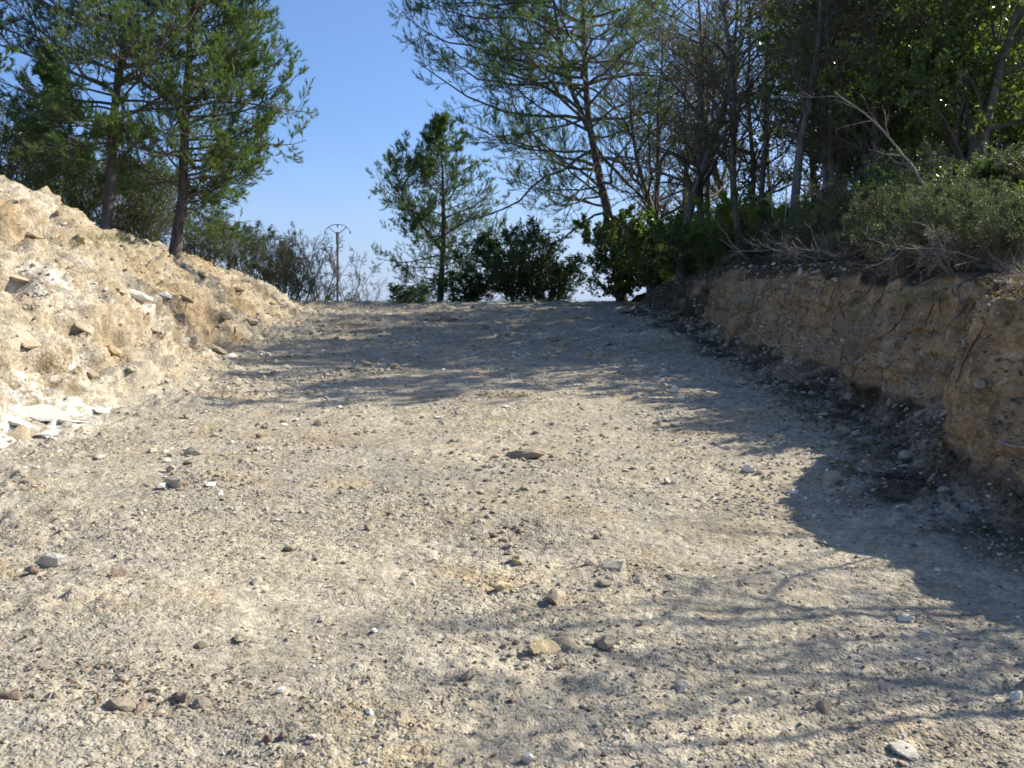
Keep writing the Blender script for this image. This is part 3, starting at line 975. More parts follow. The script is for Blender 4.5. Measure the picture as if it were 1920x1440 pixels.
# saplings just outside the right edge, whose branches throw the shadows across the foreground
for (x, y, h, ln, rb, sd, lab) in (
        (5.35, 3.6, 3.9, (0, .62), .050, 231, 'bare leaning sapling on the cutting edge nearest the camera, casting branch shadows'),
        (5.7, 4.6, 3.6, (-.1, .95), .045, 232, 'second bare leaning sapling on the cutting edge, casting thinner shadows'),
        (6.9, 4.9, 4.8, (0, .50), .05, 233, 'bare sapling set back behind the two leaning ones beside the camera')):
    broadleaf(ground(x, y)[0], 'bare_tree', lab, 'tree', h, 1.15, sd, OAKDRY, 60, leaf=(0.06, 0.04), stems=3, r_base=rb, l1=7, l2=5, l3=3, clear=0.3,
              wander=0.18, up1=0.03, twig_r=0.006, group='bare saplings beside the camera', stem_spread=0.16, lean=ln)

holm = broadleaf(G(1800, 17.8), 'holm_oak', 'large evergreen holm oak with glossy sunlit leaves at the top right', 'tree', 7.3, 3.4, 241, HOLM, 52000, leaf=(0.095, 0.062),
                 stems=3, r_base=.12, l1=17, l2=9, l3=6, clear=0.12, wander=0.13, up1=0.02, twig_r=0.005, stem_spread=0.16)
copy_thing(holm, G(1720, 20.6), 0.5, .95, 'dark evergreen holm oak directly behind the left side of the glossy one')
copy_thing(holm, G(1895, 24.5), 3.3, 1.05, 'dark evergreen holm oak behind the shrubs close to the right edge')
copy_thing(holm, G(1650, 24.5), 5.1, 1.0, 'dark evergreen holm oak filling the gap left of the glossy one')
copy_thing(holm, G(2080, 27), 2.2, .9, 'evergreen holm oak cut off by the right edge of the picture')
copy_thing(holm, G(1690, 30), 4.2, 1.15, 'dark evergreen holm oak standing deep in the wood behind the glossy one')

# ------------------------------------------------------------------ shrubs
def shrub(px, Y, h, sp, seed, mat, n, label, leaf=(0.05, 0.028), stems=9, name='shrub', cat='shrub', group=None, l1=6, l2=6, l3=5, bark=None, spread_st=0.5, up=0.5, clear=0.08, twig=0.003, wander=.16):
    return broadleaf(G(px, Y), name, label, cat, h, sp, seed, mat, n, leaf=leaf, stems=stems, r_base=0.022, l1=l1, l2=l2, l3=l3, clear=clear,
                     wander=wander, up1=0.07, upleaf=up, twig_r=twig, stem_spread=spread_st, stem_sides=5, group=group, bark=bark)


dark = shrub(965, 38.5, 3.1, 1.75, 301, DARKLEAF, 34000, 'big dark evergreen bush at the crest, right of the lone young pine', leaf=(0.09, 0.05), stems=15, spread_st=.6)
copy_thing(dark, G(1035, 39), 1.2, (0.7, 0.7, 0.62), 'smaller dark bush on the right flank of the big dark crest bush')
copy_thing(dark, G(880, 39.5), 2.9, (0.75, 0.7, 0.5), 'low dark bush between the lone pine and the big dark crest bush')
copy_thing(dark, G(768, 41), 4.0, (0.55, 0.6, 0.34), 'low dark green bush left of the lone pine at the crest')
gl = shrub(1165, 34.5, 3.2, 1.3, 302, HOLM, 30000, 'glossy green bush at the foot of the big leaning pine', leaf=(0.09, 0.05), stems=12, spread_st=.5)
copy_thing(gl, G(1225, 32), 2.0, 0.85, 'glossy green bush right of the pine foot at the far end of the cutting')
copy_thing(gl, G(1285, 28.5), 3.6, 0.62, 'rounded green bush below the twisted dark trunk')
bx = shrub(1372, 23.0, 2.0, 0.85, 303, BOX, 6500, 'yellow green box bush catching the sun in front of the wood', leaf=(0.06, 0.034), stems=9, spread_st=.4)
copy_thing(bx, G(1440, 21), 2.4, 0.72, 'yellow green box bush right of the brightest one, by the slender trunk')
copy_thing(bx, G(1325, 26), 4.4, 0.8, 'yellow green box bush left of the brightest one')
copy_thing(bx, G(1262, 30), 5.4, 0.8, 'yellow green box bush beside the far end of the cutting')
jn = shrub(1600, 14.6, 1.25, 0.7, 304, JUNIPER, 14000, 'grey green juniper bush on the cutting edge below the dark oak trunks', leaf=(0.042, 0.017), stems=11, spread_st=.75, l2=7, l3=6)
for k, (px, Y, sc, lab) in enumerate([
        (1530, 16.6, .7, 'grey green juniper bush right of the broadest trunk, leftmost on the cutting edge'),
        (1665, 13.2, .6, 'grey green juniper bush left of the leaning dead branch'),
        (1740, 12.6, .7, 'grey green juniper bush behind the foot of the leaning dead branch'),
        (1800, 11.6, .85, 'grey green juniper bush right of the leaning dead branch'),
        (1900, 10.6, .6, 'grey green juniper bush at the right edge of the picture'),
        (1700, 16, 1.45, 'taller juniper bush under the holm oak crown'),
        (1850, 14.5, 1.0, 'taller juniper bush by the right edge under the holm oak'),
        (1580, 19.5, 1.15, 'juniper bush in the shade between the dark oak trunks'),
        (1480, 17.8, .75, 'low juniper bush in front of the foot of the broadest trunk'),
        (1630, 17.5, 1.2, 'second row juniper bush behind the leftmost cutting edge bushes'),
        (1770, 14.0, 1.2, 'second row juniper bush under the middle of the holm oak'),
        (1920, 12.4, 1.1, 'second row juniper bush by the right edge of the picture'),
        (1560, 15.6, .7, 'low juniper bush hanging on the lip left of the root hung face'),
        (1425, 20.5, .8, 'low juniper bush by the foot of the slender grey trunk'),
        (1690, 11.6, .8, 'low juniper bush hanging over the lip left of the dead branch foot'),
        (1620, 13.0, .6, 'low juniper bush hanging over the lip above the root hung face'),
        (1775, 10.2, .75, 'low juniper bush hanging over the lip right of the dead branch foot'),
        (1735, 11.0, .55, 'low juniper bush on the lip below the leaning dead branch'),
        (1800, 9.8, .5, 'low juniper bush on the lip under the fallen pale branch'),
        (1870, 9.1, .55, 'low juniper bush hanging over the lip by the right edge'),
        (1985, 9.3, .5, 'juniper bush cut by the right edge of the picture')]):
    copy_thing(jn, G(px, Y), 0.7 + k * 1.7, sc, lab, 'juniper bushes along the cutting edge')
jn['group'] = 'juniper bushes along the cutting edge'
for src, px, Y, sc, lab in ((bx, 1585, 15.2, .5, 'small yellow green box bush among the junipers above the root hung face'),
                            (bx, 1760, 13.2, .55, 'yellow green box bush beside the foot of the leaning dead branch'),
                            (gl, 1860, 12.6, .42, 'glossy green bush among the junipers near the right edge'),
                            (gl, 1655, 15.0, .42, 'glossy green bush among the junipers left of the dead branch'),
                            (bx, 1915, 11.6, .5, 'yellow green box bush cut by the right edge of the picture'),
                            (bx, 1500, 18.6, .6, 'yellow green box bush between the broadest trunk and the straight dark trunk')):
    copy_thing(src, G(px, Y), px * .37, sc, lab)
db = broadleaf(G(1735, 11.4), 'dry_bush', 'dry brown leafless bush tangled at the foot of the leaning dead branch', 'dry bush', .7, .4, 330, LITTER, 900, leaf=(.03, .015), stems=12, r_base=.012,
               bark=DEAD_WOOD, l1=6, l2=5, l3=4, clear=.1, twig_r=.0028, stem_spread=.9, stem_sides=5, wander=.2, up1=0, group='dry bushes on the cutting edge')
for k, (px, Y, sc, lab) in enumerate([
        (1790, 9.6, .8, 'dry brown leafless bush spilling over the lip below the fallen pale branch'),
        (1690, 11.0, .75, 'dry brown leafless bush spilling over the lip left of the fallen pale branch'),
        (1640, 12.9, .9, 'dry brown leafless bush left of the leaning dead branch'),
        (1820, 10.3, .9, 'dry brown leafless bush right of the leaning dead branch'),
        (1890, 9.5, .8, 'dry brown leafless bush by the right edge of the picture'),
        (1575, 14.4, .8, 'dry brown leafless bush over the root hung face'),
        (1500, 16.5, .9, 'dry brown leafless bush by the foot of the broadest trunk'),
        (1850, 12.0, 1.4, 'dry grey bush rising behind the junipers near the right edge')]):
    copy_thing(db, G(px, Y), 1.1 * k, sc, lab)
for k, (px, Y, sc, lab) in enumerate([
        (1350, 27, (.8, .8, .5), 'dark undergrowth bush behind the yellow green box bushes'),
        (1425, 23, (.6, .6, .38), 'dark undergrowth bush at the foot of the slender grey trunk'),
        (1495, 20.5, (.55, .55, .33), 'dark undergrowth bush at the foot of the broadest trunk'),
        (1560, 25, (.8, .8, .55), 'dark undergrowth bush in the second row of oaks'),
        (1650, 23, (.8, .8, .5), 'dark undergrowth bush below the left side of the holm oak'),
        (1760, 24, (.9, .9, .6), 'dark undergrowth bush below the middle of the holm oak'),
        (1880, 22, (.8, .8, .5), 'dark undergrowth bush by the right edge behind the junipers'),
        (1250, 36, (1, 1, .8), 'dark bush deep in the wood right of the big pine'),
        (1400, 34, (1.2, 1.2, .95), 'dark bush deep in the wood behind the slender trunk'),
        (1490, 33, (1.2, 1.2, .9), 'dark bush deep in the wood behind the broadest trunk'),
        (1600, 34, (1.2, 1.2, 1.0), 'dark bush deep in the wood left of the holm oak'),
        (1720, 35, (1.2, 1.2, 1.0), 'dark bush deep in the wood behind the holm oak'),
        (1850, 31, (1.1, 1.1, .9), 'dark bush deep in the wood near the right edge')]):
    copy_thing(dark, G(px, Y), 0.3 + k * 1.9, sc, lab, 'dark bushes under the oaks')

# left bank top
lj = shrub(262, 22.5, 2.1, 0.95, 311, DARKLEAF, 14000, 'dark green bush between the two tall pine trunks', leaf=(0.05, 0.018), stems=12, spread_st=.4, l2=7)
for k, (px, Y, sc, lab) in enumerate([
        (285, 24.5, 1.1, 'dark bush set back left of the right pine trunk'),
        (150, 22.5, .95, 'dark bush left of the left pine trunk behind the mound'),
        (70, 23, 1.25, 'dark bush at the left edge of the picture behind the mound'),
        (10, 21, 1.3, 'dark bush cut by the left edge of the picture'),
        (235, 27, 1.5, 'tallest dark bush set back between the two pine trunks'),
        (400, 24, .62, 'rounded dark bush right of the right pine trunk'),
        (440, 27, .7, 'dark bush where the left bank top starts to fall'),
        (365, 28, 1.0, 'dark bush directly behind the right pine trunk')]):
    copy_thing(lj, G(px, Y), 1.0 + k * 2.3, sc, lab, 'dark bushes behind the left bank')
lj['group'] = 'dark bushes behind the left bank'
gs = shrub(500, 29.5, 2.0, 0.75, 312, JUNIPER, 3600, 'thin grey green shrub on the falling end of the left bank', leaf=(0.06, 0.022), stems=9, spread_st=.35)
for k, (px, Y, sc, lab) in enumerate([
        (535, 31.5, .95, 'thin grey green shrub just left of the pole saplings'),
        (470, 31, 1.1, 'thin grey green shrub right of the rounded dark bush'),
        (560, 34, .9, 'thin grey green shrub nearest to the bare saplings'),
        (590, 36, .62, 'low grey green shrub at the left corner of the crest'),
        (515, 36, 1.15, 'thin grey green shrub set back behind the end of the left bank'),
        (615, 40, .55, 'low grey green shrub at the foot of the electricity pole'),
        (660, 43, .48, 'low grey shrub under the bare saplings at the crest'),
        (700, 46, .42, 'low grey shrub left of the crest gap'),
        (735, 48, .42, 'low grey shrub in the crest gap left of the lone pine')]):
    copy_thing(gs, G(px, Y), 0.5 + k * 1.3, sc, lab, 'thin shrubs at the left end of the crest')
gs['group'] = 'thin shrubs at the left end of the crest'
bs = broadleaf(G(655, 43), 'bare_sapling', 'bare twiggy sapling leaning right of the electricity pole', 'sapling', 3.1, 1.0, 321, OAKDRY, 0, stems=4, r_base=.03, l1=8, l2=6, l3=5,
               clear=0.15, wander=0.1, twig_r=0.006, stem_spread=.3, lean=(.12, 0), group='bare saplings at the crest')
for k, (px, Y, sc, lab) in enumerate([
        (605, 41, 1.15, 'bare twiggy sapling just left of the electricity pole'),
        (570, 38, 1.0, 'bare twiggy sapling among the thin grey green shrubs'),
        (690, 45, .7, 'small bare sapling farthest right of the electricity pole'),
        (545, 40, 1.2, 'bare twiggy sapling behind the thin shrubs of the left bank end')]):
    copy_thing(bs, G(px, Y), 0.4 * k, sc, lab)
copy_thing(bs, G(1060, 42), 2.0, .6, 'small bare sapling between the dark crest bush and the glossy bush')

# ------------------------------------------------------------------ dead wood on the cutting edge
def wood(name, label, cat, pts, r0, r1, mat, twigs=0, seed=0, n=14, group=None, tw_len=0.4):
    rng = np.random.default_rng(seed)
    pts = np.array([tuple(p) for p in pts])
    base = pts[0].copy()
    line = smooth_line(pts - base, n)
    line[1:-1] += rng.normal(size=(n - 2, 3)) * 0.012
    root = empty(name, tuple(base), label, cat, group)
    mb = MB(); rad = np.linspace(r0, r1, n)
    mb.tubes(line, rad, 6)
    link('stem', mb.mesh(name + '_stem', mat, True), root)
    if twigs:
        p, d, t, par, r = sprout(line[None], rad[None], twigs, 0.3, 1.0, 0.7, 0.25, rng)
        T = grow(p, d, tw_len * rng.uniform(.5, 1.2, len(t)), 6, 0.12, (0, 0, .02), rng)
        tb = MB(); Q = taper(np.clip(r * .55, .003, .012), 7, .3); tb.tubes(T, Q, 4)
        p, d, t, par, r = sprout(T, Q, 3, 0.3, 1.0, 0.7, 0.25, rng)
        tb.tubes(grow(p, d, 0.16, 4, 0.15, (0, 0, .02), rng), taper(np.full(len(t), .0028), 5, .4), 3)
        link('twigs', tb.mesh(name + '_twigs', mat, True), root)
    return root


g1 = spot(1800, 505)[0]
Yb = 13.2
wood('dead_branch', 'long pale dead branch leaning up to the left in front of the holm oak', 'branch',
     [at(1810, 480, Yb), at(1742, 400, Yb), at(1728, 335, Yb), at(1690, 285, Yb), at(1640, 225, Yb + .2), at(1565, 172, Yb + .3)], .022, .009, DEAD_WOOD, 9, 401, 20, tw_len=.5)
wood('dead_branch', 'fallen pale branch lying along the cutting edge to the right edge of the picture', 'branch',
     [at(1740, 440, 11.5), at(1800, 482, 10.8), at(1870, 497, 10.0), at(1935, 520, 9.2)], .016, .010, DEAD_WOOD, 8, 402, 14)
wood('dead_branch', 'short pale forked stick poking out over the far part of the cutting', 'branch',
     [at(1400, 485, 19.5), at(1372, 455, 19.3), at(1345, 418, 19.1)], .018, .008, DEAD_WOOD, 0, 403, 8)
wood('dead_branch', 'pale stick below the forked one over the far part of the cutting', 'branch',
     [at(1402, 486, 19.4), at(1378, 468, 19.2), at(1348, 447, 19.0)], .014, .008, DEAD_WOOD, 0, 404, 8)
wood('sapling_stem', 'thin pale upright stem in front of the slender grey trunk', 'sapling',
     [at(1452, 490, 18.5), at(1450, 430, 18.5), at(1444, 360, 18.5), at(1448, 250, 18.6)], .014, .006, DEAD_WOOD, 5, 405, 12)
wood('sapling_stem', 'thin pale upright stem at the left side of the broadest trunk', 'sapling',
     [at(1472, 492, 18.0), at(1470, 440, 18.0), at(1474, 360, 18.0), at(1466, 240, 18.1)], .014, .006, DEAD_WOOD, 5, 406, 12)
bb = ground(4.15, 5.95)[0]
wood('bramble_stem', 'single arching bare bramble stem on the cutting edge beside the camera', 'bramble',
     [bb, bb + Vector((-.05, .0, .5)), bb + Vector((-.15, -.15, .85)), bb + Vector((-.1, -.45, .95)), bb + Vector((.1, -.7, .75))], .014, .008, ROOT, 0, 407, 16)
rs = np.random.default_rng(44)
for k in range(36):
    px = rs.uniform(1480, 1930); Y = rs.uniform(9.0, 13.0) + max(0, 1640 - px) * .022
    c = G(px, Y) + Vector((0, 0, .08))
    a = rs.uniform(-.5, .5) + (math.pi if rs.random() < .5 else 0)
    l = rs.uniform(.5, 1.3)
    wood('dead_twig_bunch', 'dry pale twigs lying tangled on the edge of the cutting under the junipers', 'dead twigs',
         [c, c + Vector((math.cos(a) * l * .5, math.sin(a) * l * .5, .12)), c + Vector((math.cos(a) * l, math.sin(a) * l, .10))], .009, .004, DEAD_WOOD, 9, 410 + k, 8,
         'tangled dry twigs on the cutting edge', .35)

# roots and a stub sticking out of the cutting: pieces of the bank itself
def root_on_face(px, py, length, r, seed, down=1.0, side=0.0, mat=ROOT):
    rng = np.random.default_rng(seed)
    p, nrm = spot(px, py)
    pts = [np.array(p) - np.array([-.02, 0, 0])]
    d = np.array([0, side, -down]); d = d / np.linalg.norm(d)
    for k in range(7):
        d = unit(d + rng.normal(size=3) * np.array([0.0, 0.35, 0.25]))
        q = pts[-1] + d * length / 7
        # keep to the face
        hit = BVH.ray_cast(Vector((q[0] - 1.2, q[1], q[2])), Vector((1, 0, 0)), 2.5)
        if hit[0] is not None:
            q[0] = hit[0].x - r * 0.3 - rng.random() * .012
        pts.append(q)
    pts = np.array(pts)
    mb = MB(); mb.tubes(smooth_line(pts, 12), np.linspace(r, r * .4, 12), 5)
    link('root', mb.mesh('root', mat, True), cut_bank)


for k, (px, py, ln, r, dn, sd) in enumerate([
        (1580, 545, .75, .009, 1, .05), (1585, 560, .5, .006, 1, -.2), (1520, 560, .35, .007, .5, .8), (1545, 600, .4, .008, .6, -.6), (1620, 548, .3, .011, .2, 1), (1610, 612, .3, .011, .8, -.6),
        (1325, 590, .4, .012, 1, -.5), (1352, 602, .25, .01, 1, -.4), (1425, 580, .3, .015, .4, .8), (1705, 570, .6, .008, 1, .1), (1600, 690, .35, .010, .7, -.5), (1655, 690, .2, .009, 1, 0),
        (1480, 610, .45, .006, .3, .9), (1530, 650, .3, .007, .3, -.9), (1640, 575, .4, .006, .8, -.4), (1680, 600, .35, .006, 1, .3), (1750, 600, .4, .007, .8, -.2), (1790, 640, .35, .007, .4, -.9),
        (1850, 600, .45, .008, .9, .2), (1560, 530, .5, .006, .7, .5), (1465, 560, .4, .008, .9, .3), (1500, 520, .35, .007, 1, 0), (1660, 540, .3, .007, 1, -.3), (1810, 560, .4, .006, .9, .2)]):
    root_on_face(px, py, ln, r, 500 + k, dn, sd)
rr = np.random.default_rng(66)
for k in range(24):
    px = rr.uniform(1340, 1905)
    py = np.interp(px, [1330, 1430, 1560, 1750, 1900], [540, 527, 512, 512, 522]) + rr.uniform(0, 40)
    root_on_face(px, py, rr.uniform(.15, .45), rr.uniform(.0035, .008), 600 + k, 1, rr.uniform(-.4, .4))
p = spot(1850, 826)[0]
mb = MB(); mb.tubes(smooth_line([(p.x + .05, p.y, p.z), (p.x + .02, p.y - .12, p.z + .015), (p.x - .02, p.y - .3, p.z + .0), (p.x + .05, p.y - .48, p.z + .01)], 9), np.linspace(.010, .007, 9), 6)
link('root', mb.mesh('root_stub', DEAD_WOOD, True), cut_bank)['label'] = 'pale broken root sticking out of the cutting'

# ------------------------------------------------------------------ electricity pole
def pole():
    Y = 79.0
    b = G(633, Y)
    top = at(633, 440, Y)
    H = top.z - b.z
    lean = top.x - b.x
    root = empty('electricity_pole', b, 'slim electricity pole with a V shaped bracket and curved crossbar, far behind the crest', 'electricity pole')
    mb = MB(); mb.tubes(np.array([(0, 0, -.3), (lean * .5, 0, H * .5), (lean, 0, H + .15)]), np.array([.125, .11, .09]), 10)
    link('mast', mb.mesh('pole_mast', CONCRETE, True), root)
    mb = MB(); mb.tubes(np.array([(lean, 0, H - .75), (lean, 0, H + .2)]), np.array([.14, .14]), 8)
    link('head_collar', mb.mesh('pole_collar', STEEL), root)
    w = 0.73
    for s in (-1, 1):
        mb = MB(); mb.tubes(np.array([(lean, 0, H), (lean + s * w, 0, H + .62)]), np.array([.036, .034]), 6)
        link('bracket_arm', mb.mesh('pole_arm', STEEL), root)
    xs = np.linspace(-1, 1, 17)
    arc = np.stack([lean + xs * 1.0, np.zeros(17), H + .80 - .5 * np.abs(xs) ** 2.6], 1)
    mb = MB(); mb.tubes(arc, np.full(17, .034), 6)
    link('crossbar', mb.mesh('pole_crossbar', STEEL, True), root)
    for (ix, iz) in ((-1, H + .30), (0, H + .80), (1, H + .30)):
        mb = MB()
        zz = np.array([0, .04, .05, .10, .11, .16, .17, .26]) * -1
        mb.tubes(np.stack([np.full(8, lean + ix), np.zeros(8), iz + zz], 1), np.array([.02, .02, .06, .06, .06, .06, .03, .02]), 8)
        link('insulator', mb.mesh('pole_insulator', GLASS_BROWN, True), root)


pole()

# ------------------------------------------------------------------ stones
import bmesh


def rock_mesh(seed, n=22, squash=(1, 1, 1), mat=None, name='stone'):
    rng = np.random.default_rng(seed)
    v = rng.normal(size=(n, 3))
    v = v / (np.abs(v) ** 5).sum(1, keepdims=True) ** 0.2 * rng.uniform(.8, 1.0, (n, 1)) * 0.48 * np.array(squash)
    bm = bmesh.new()
    for p in v:
        bm.verts.new(p)
    r = bmesh.ops.convex_hull(bm, input=bm.verts)
    bmesh.ops.delete(bm, geom=[g for g in r['geom_interior'] if isinstance(g, bmesh.types.BMVert)], context='VERTS')
    bmesh.ops.bevel(bm, geom=bm.edges[:], offset=0.012, segments=1, affect='EDGES')
    me = bpy.data.meshes.new(name)
    bm.to_mesh(me); bm.free()
    me.materials.append(mat or STONE)
    return me


def rough_lump(seed, mat, squash=(1, .8, .6), amp=.34, sub=2):
    bm = bmesh.new()
    bmesh.ops.create_icosphere(bm, subdivisions=sub, radius=0.5)
    co = np.array([v.co[:] for v in bm.verts])
    off = 1 + amp * vnoise(co, .42, seed) + amp * .6 * vnoise(co, .2, seed + 3)
    co = co * off[:, None] * np.array(squash)
    # a flat break on two sides
    r = np.random.default_rng(seed)
    for _ in range(3):
        d = unit(r.normal(size=3)); h = r.uniform(.22, .36)
        k = co @ d
        co = co - np.clip(k - h, 0, 9)[:, None] * d[None]
    for v, c in zip(bm.verts, co):
        v.co = c
    me = bpy.data.meshes.new('lump'); bm.to_mesh(me); bm.free()
    me.materials.append(mat)
    return me


def cheap_rock(seed, mat, squash=(1, .8, .6), n=15):
    rng = np.random.default_rng(seed)
    v = unit(rng.normal(size=(n, 3))) * rng.uniform(.85, 1.0, (n, 1)) * 0.5 * np.array(squash)
    bm = bmesh.new()
    for p in v:
        bm.verts.new(p)
    r = bmesh.ops.convex_hull(bm, input=bm.verts)
    bmesh.ops.delete(bm, geom=[g for g in r['geom_interior'] if isinstance(g, bmesh.types.BMVert)], context='VERTS')
    me = bpy.data.meshes.new('stone')
    bm.to_mesh(me); bm.free()
    me.materials.append(mat)
    return me


def put_stone(name, me, p, nrm, size, rz, sink=0.3, parent=None, flat=1.0, rng=random):
    o = bpy.data.objects.new(name, me)
    COL.objects.link(o)
    q = Vector(nrm).to_track_quat('Z', 'Y') @ Euler((rng.uniform(-.2, .2), rng.uniform(-.2, .2), rz)).to_quaternion()
    o.rotation_euler = q.to_euler()
    sx, sy, sz = size if isinstance(size, tuple) else (size, size, size)
    o.scale = (sx, sy, sz)
    o.location = Vector(p) + Vector(nrm) * sz * me['half'] * (1 - 2 * sink)
    if parent is not None:
        o.parent = parent
    return o


def kit(seed, mat, squash, count=5, maker=cheap_rock):
    out = []
    for k in range(count):
        me = maker(seed + k, mat=mat, squash=squash)
        me['half'] = 0.5 * squash[2]
        out.append(me)
    return out


K_STONE = kit(600, STONE, (1, .8, .5), 7)
K_WHITE = kit(620, STONE_WHITE, (1, .75, .45), 5)
K_CLOD = kit(640, CLOD, (1, .85, .65), 6, rough_lump)
K_RED = kit(660, STONE_RED, (1, .85, .7), 4)
K_BANK = kit(690, BANK_STONE, (1, .75, .55), 6)
H_BANK = kit(750, BANK_STONE, (1, .75, .5), 5, rough_lump)
K_YEL = kit(680, STONE_YELLOW, (1, .85, .5), 3)
H_STONE = kit(700, STONE, (1, .8, .5), 5, rough_lump)
H_WHITE = kit(710, STONE_WHITE, (1, .8, .45), 5, rough_lump)
H_RED = kit(720, STONE_RED, (1, .85, .7), 4, rough_lump)
H_CLOD = kit(730, CLOD, (1, .85, .65), 5, rough_lump)
H_YEL = kit(740, STONE_YELLOW, (1, .85, .45), 3, rough_lump)
rnd = random.Random(7)
HEROES = []
# stones that can be picked out one by one: (px, py, width px, height ratio, kit, name, category, label)
for px, py, w, hr, kt, nm, ct, lab in [
        (320, 884, 24, .9, H_STONE, 'stone', 'stone', 'roundish pale stone sitting just behind a flat slab on the left side of the track'),
        (326, 910, 62, .55, H_STONE, 'stone_slab', 'stone', 'flat grey stone slab with a dark shadow below it on the left side of the track'),
        (413, 927, 22, .6, H_WHITE, 'stone', 'stone', 'small white stone right of the flat grey slab'),
        (98, 1057, 52, .8, H_WHITE, 'stone', 'stone', 'large pale broken stone near the left edge of the picture'),
        (62, 1075, 30, .9, H_RED, 'stone', 'stone', 'reddish brown stone touching the left side of the large pale stone'),
        (221, 1080, 32, .95, H_RED, 'stone', 'stone', 'rounded reddish brown stone standing alone right of the large pale stone'),
        (362, 852, 36, .7, H_STONE, 'stone', 'stone', 'pale pointed stone at the foot of the left bank above the roundish one'),
        (990, 1428, 26, 1.2, H_WHITE, 'stone', 'stone', 'small rounded white stone at the bottom edge of the picture'),
        (1045, 1130, 48, .9, H_CLOD, 'clod', 'clod', 'dark crumbly clod in the middle of the foreground'),
        (1058, 1213, 66, .6, H_CLOD, 'clod', 'clod', 'long dark purplish clod below the yellow clay lump'),
        (1132, 1211, 50, .55, H_CLOD, 'clod', 'clod', 'dark clod directly right of the long purplish clod'),
        (876, 1272, 24, 1.8, H_STONE, 'stone', 'stone', 'narrow bluish grey stone standing upright in the foreground'),
        (970, 1054, 30, .7, H_YEL, 'clay_lump', 'clay lump', 'bright yellow clay lump in the middle of the track'),
        (942, 1102, 40, .5, H_YEL, 'clay_lump', 'clay lump', 'flat yellow clay lump pressed into the track below the bright one'),
        (1015, 1222, 70, .35, H_YEL, 'clay_lump', 'clay lump', 'wide flat yellow clay patch left of the dark purplish clods'),
        (1107, 1058, 32, .8, H_STONE, 'stone', 'stone', 'pale angular stone right of the bright yellow lump'),
        (1155, 1066, 52, .6, H_STONE, 'stone', 'stone', 'wide pale flat stone farther right of the bright yellow lump'),
        (1252, 905, 20, .8, H_WHITE, 'stone', 'stone', 'bright white pebble in the sun left of the long bank shadow'),
        (1403, 884, 30, .7, H_WHITE, 'stone', 'stone', 'white broken stone close to the edge of the bank shadow'),
        (1486, 924, 22, .6, H_WHITE, 'stone', 'stone', 'small white stone right at the edge of the bank shadow'),
        (1196, 746, 14, .9, H_WHITE, 'stone', 'stone', 'small white stone beside the shaded part of the track'),
        (1264, 735, 26, .8, H_WHITE, 'stone', 'stone', 'pale stone at the upper end of the lit patch by the bank shadow'),
        (1420, 1090, 54, .3, H_STONE, 'stone_slab', 'stone', 'flat pale greenish slab flush with the track at the right'),
        (378, 1325, 40, .8, H_CLOD, 'clod', 'clod', 'dark clod at the right end of the brown heap in the left foreground'),
        (340, 1312, 34, .8, H_RED, 'stone', 'stone', 'brown stone in the middle of the brown heap in the left foreground'),
        (222, 1326, 56, .6, H_CLOD, 'clod', 'clod', 'dark brown clod at the left end of the brown heap in the left foreground'),
        (262, 1330, 30, .6, H_RED, 'stone', 'stone', 'reddish stone leaning on the dark clod in the left foreground'),
        (376, 1212, 30, .6, H_CLOD, 'clod', 'clod', 'small dark curled clod above the brown heap'),
        (447, 1199, 32, .5, H_CLOD, 'clod', 'clod', 'flat olive brown clod right of the dark curled one'),
        (504, 1388, 20, 1.0, H_RED, 'stone', 'stone', 'left one of two small red stones near the bottom edge'),
        (531, 1382, 18, 1.0, H_RED, 'stone', 'stone', 'right one of two small red stones near the bottom edge'),
        (18, 1310, 34, .8, H_RED, 'stone', 'stone', 'purplish brown stone at the very left edge of the foreground'),
        (1545, 1330, 44, .8, H_CLOD, 'clod', 'clod', 'dark clod among branch shadows in the right foreground'),
        (1280, 1290, 40, .6, H_STONE, 'stone', 'stone', 'pale rounded stone left of the branch shadows in the right foreground'),
        (1700, 1408, 60, .2, H_WHITE, 'stone_slab', 'stone', 'white flat slab in the bottom right corner area'),
        (1905, 1312, 30, .9, H_WHITE, 'stone', 'stone', 'white stone cut by the right edge of the picture'),
        (1697, 1162, 30, .5, H_WHITE, 'stone', 'stone', 'small pinkish white stone in the sun at the right'),
        (1560, 905, 60, .6, H_STONE, 'stone', 'stone', 'pale blue grey stone lying in the bank shadow'),
        (838, 600, 46, .7, H_CLOD, 'clod', 'clod', 'dark heap of clay on the far track just before the crest'),
        (985, 858, 60, .5, H_CLOD, 'clod', 'clod', 'grey clod ridge in the middle of the sunlit track'),
        (480, 1092, 34, .4, H_STONE, 'stone', 'stone', 'thin pale stone flake left of the track middle'),
        (1200, 1090, 30, .5, H_STONE, 'stone', 'stone', 'small pale stone right of the wide flat pale stone')]:
    p, nrm = spot(px, py)
    if p is None: continue
    wm = w / F_PX * (p - EYE).length
    me = rnd.choice(kt)
    HEROES.append((p.x, p.y, wm))
    z = wm * hr * .8 / (2 * me['half'])
    o = put_stone(nm, me, p, nrm, (wm, wm * rnd.uniform(.7, 1), z), rnd.uniform(-.4, .4), .36, rng=rnd)
    tag(o, lab, ct)

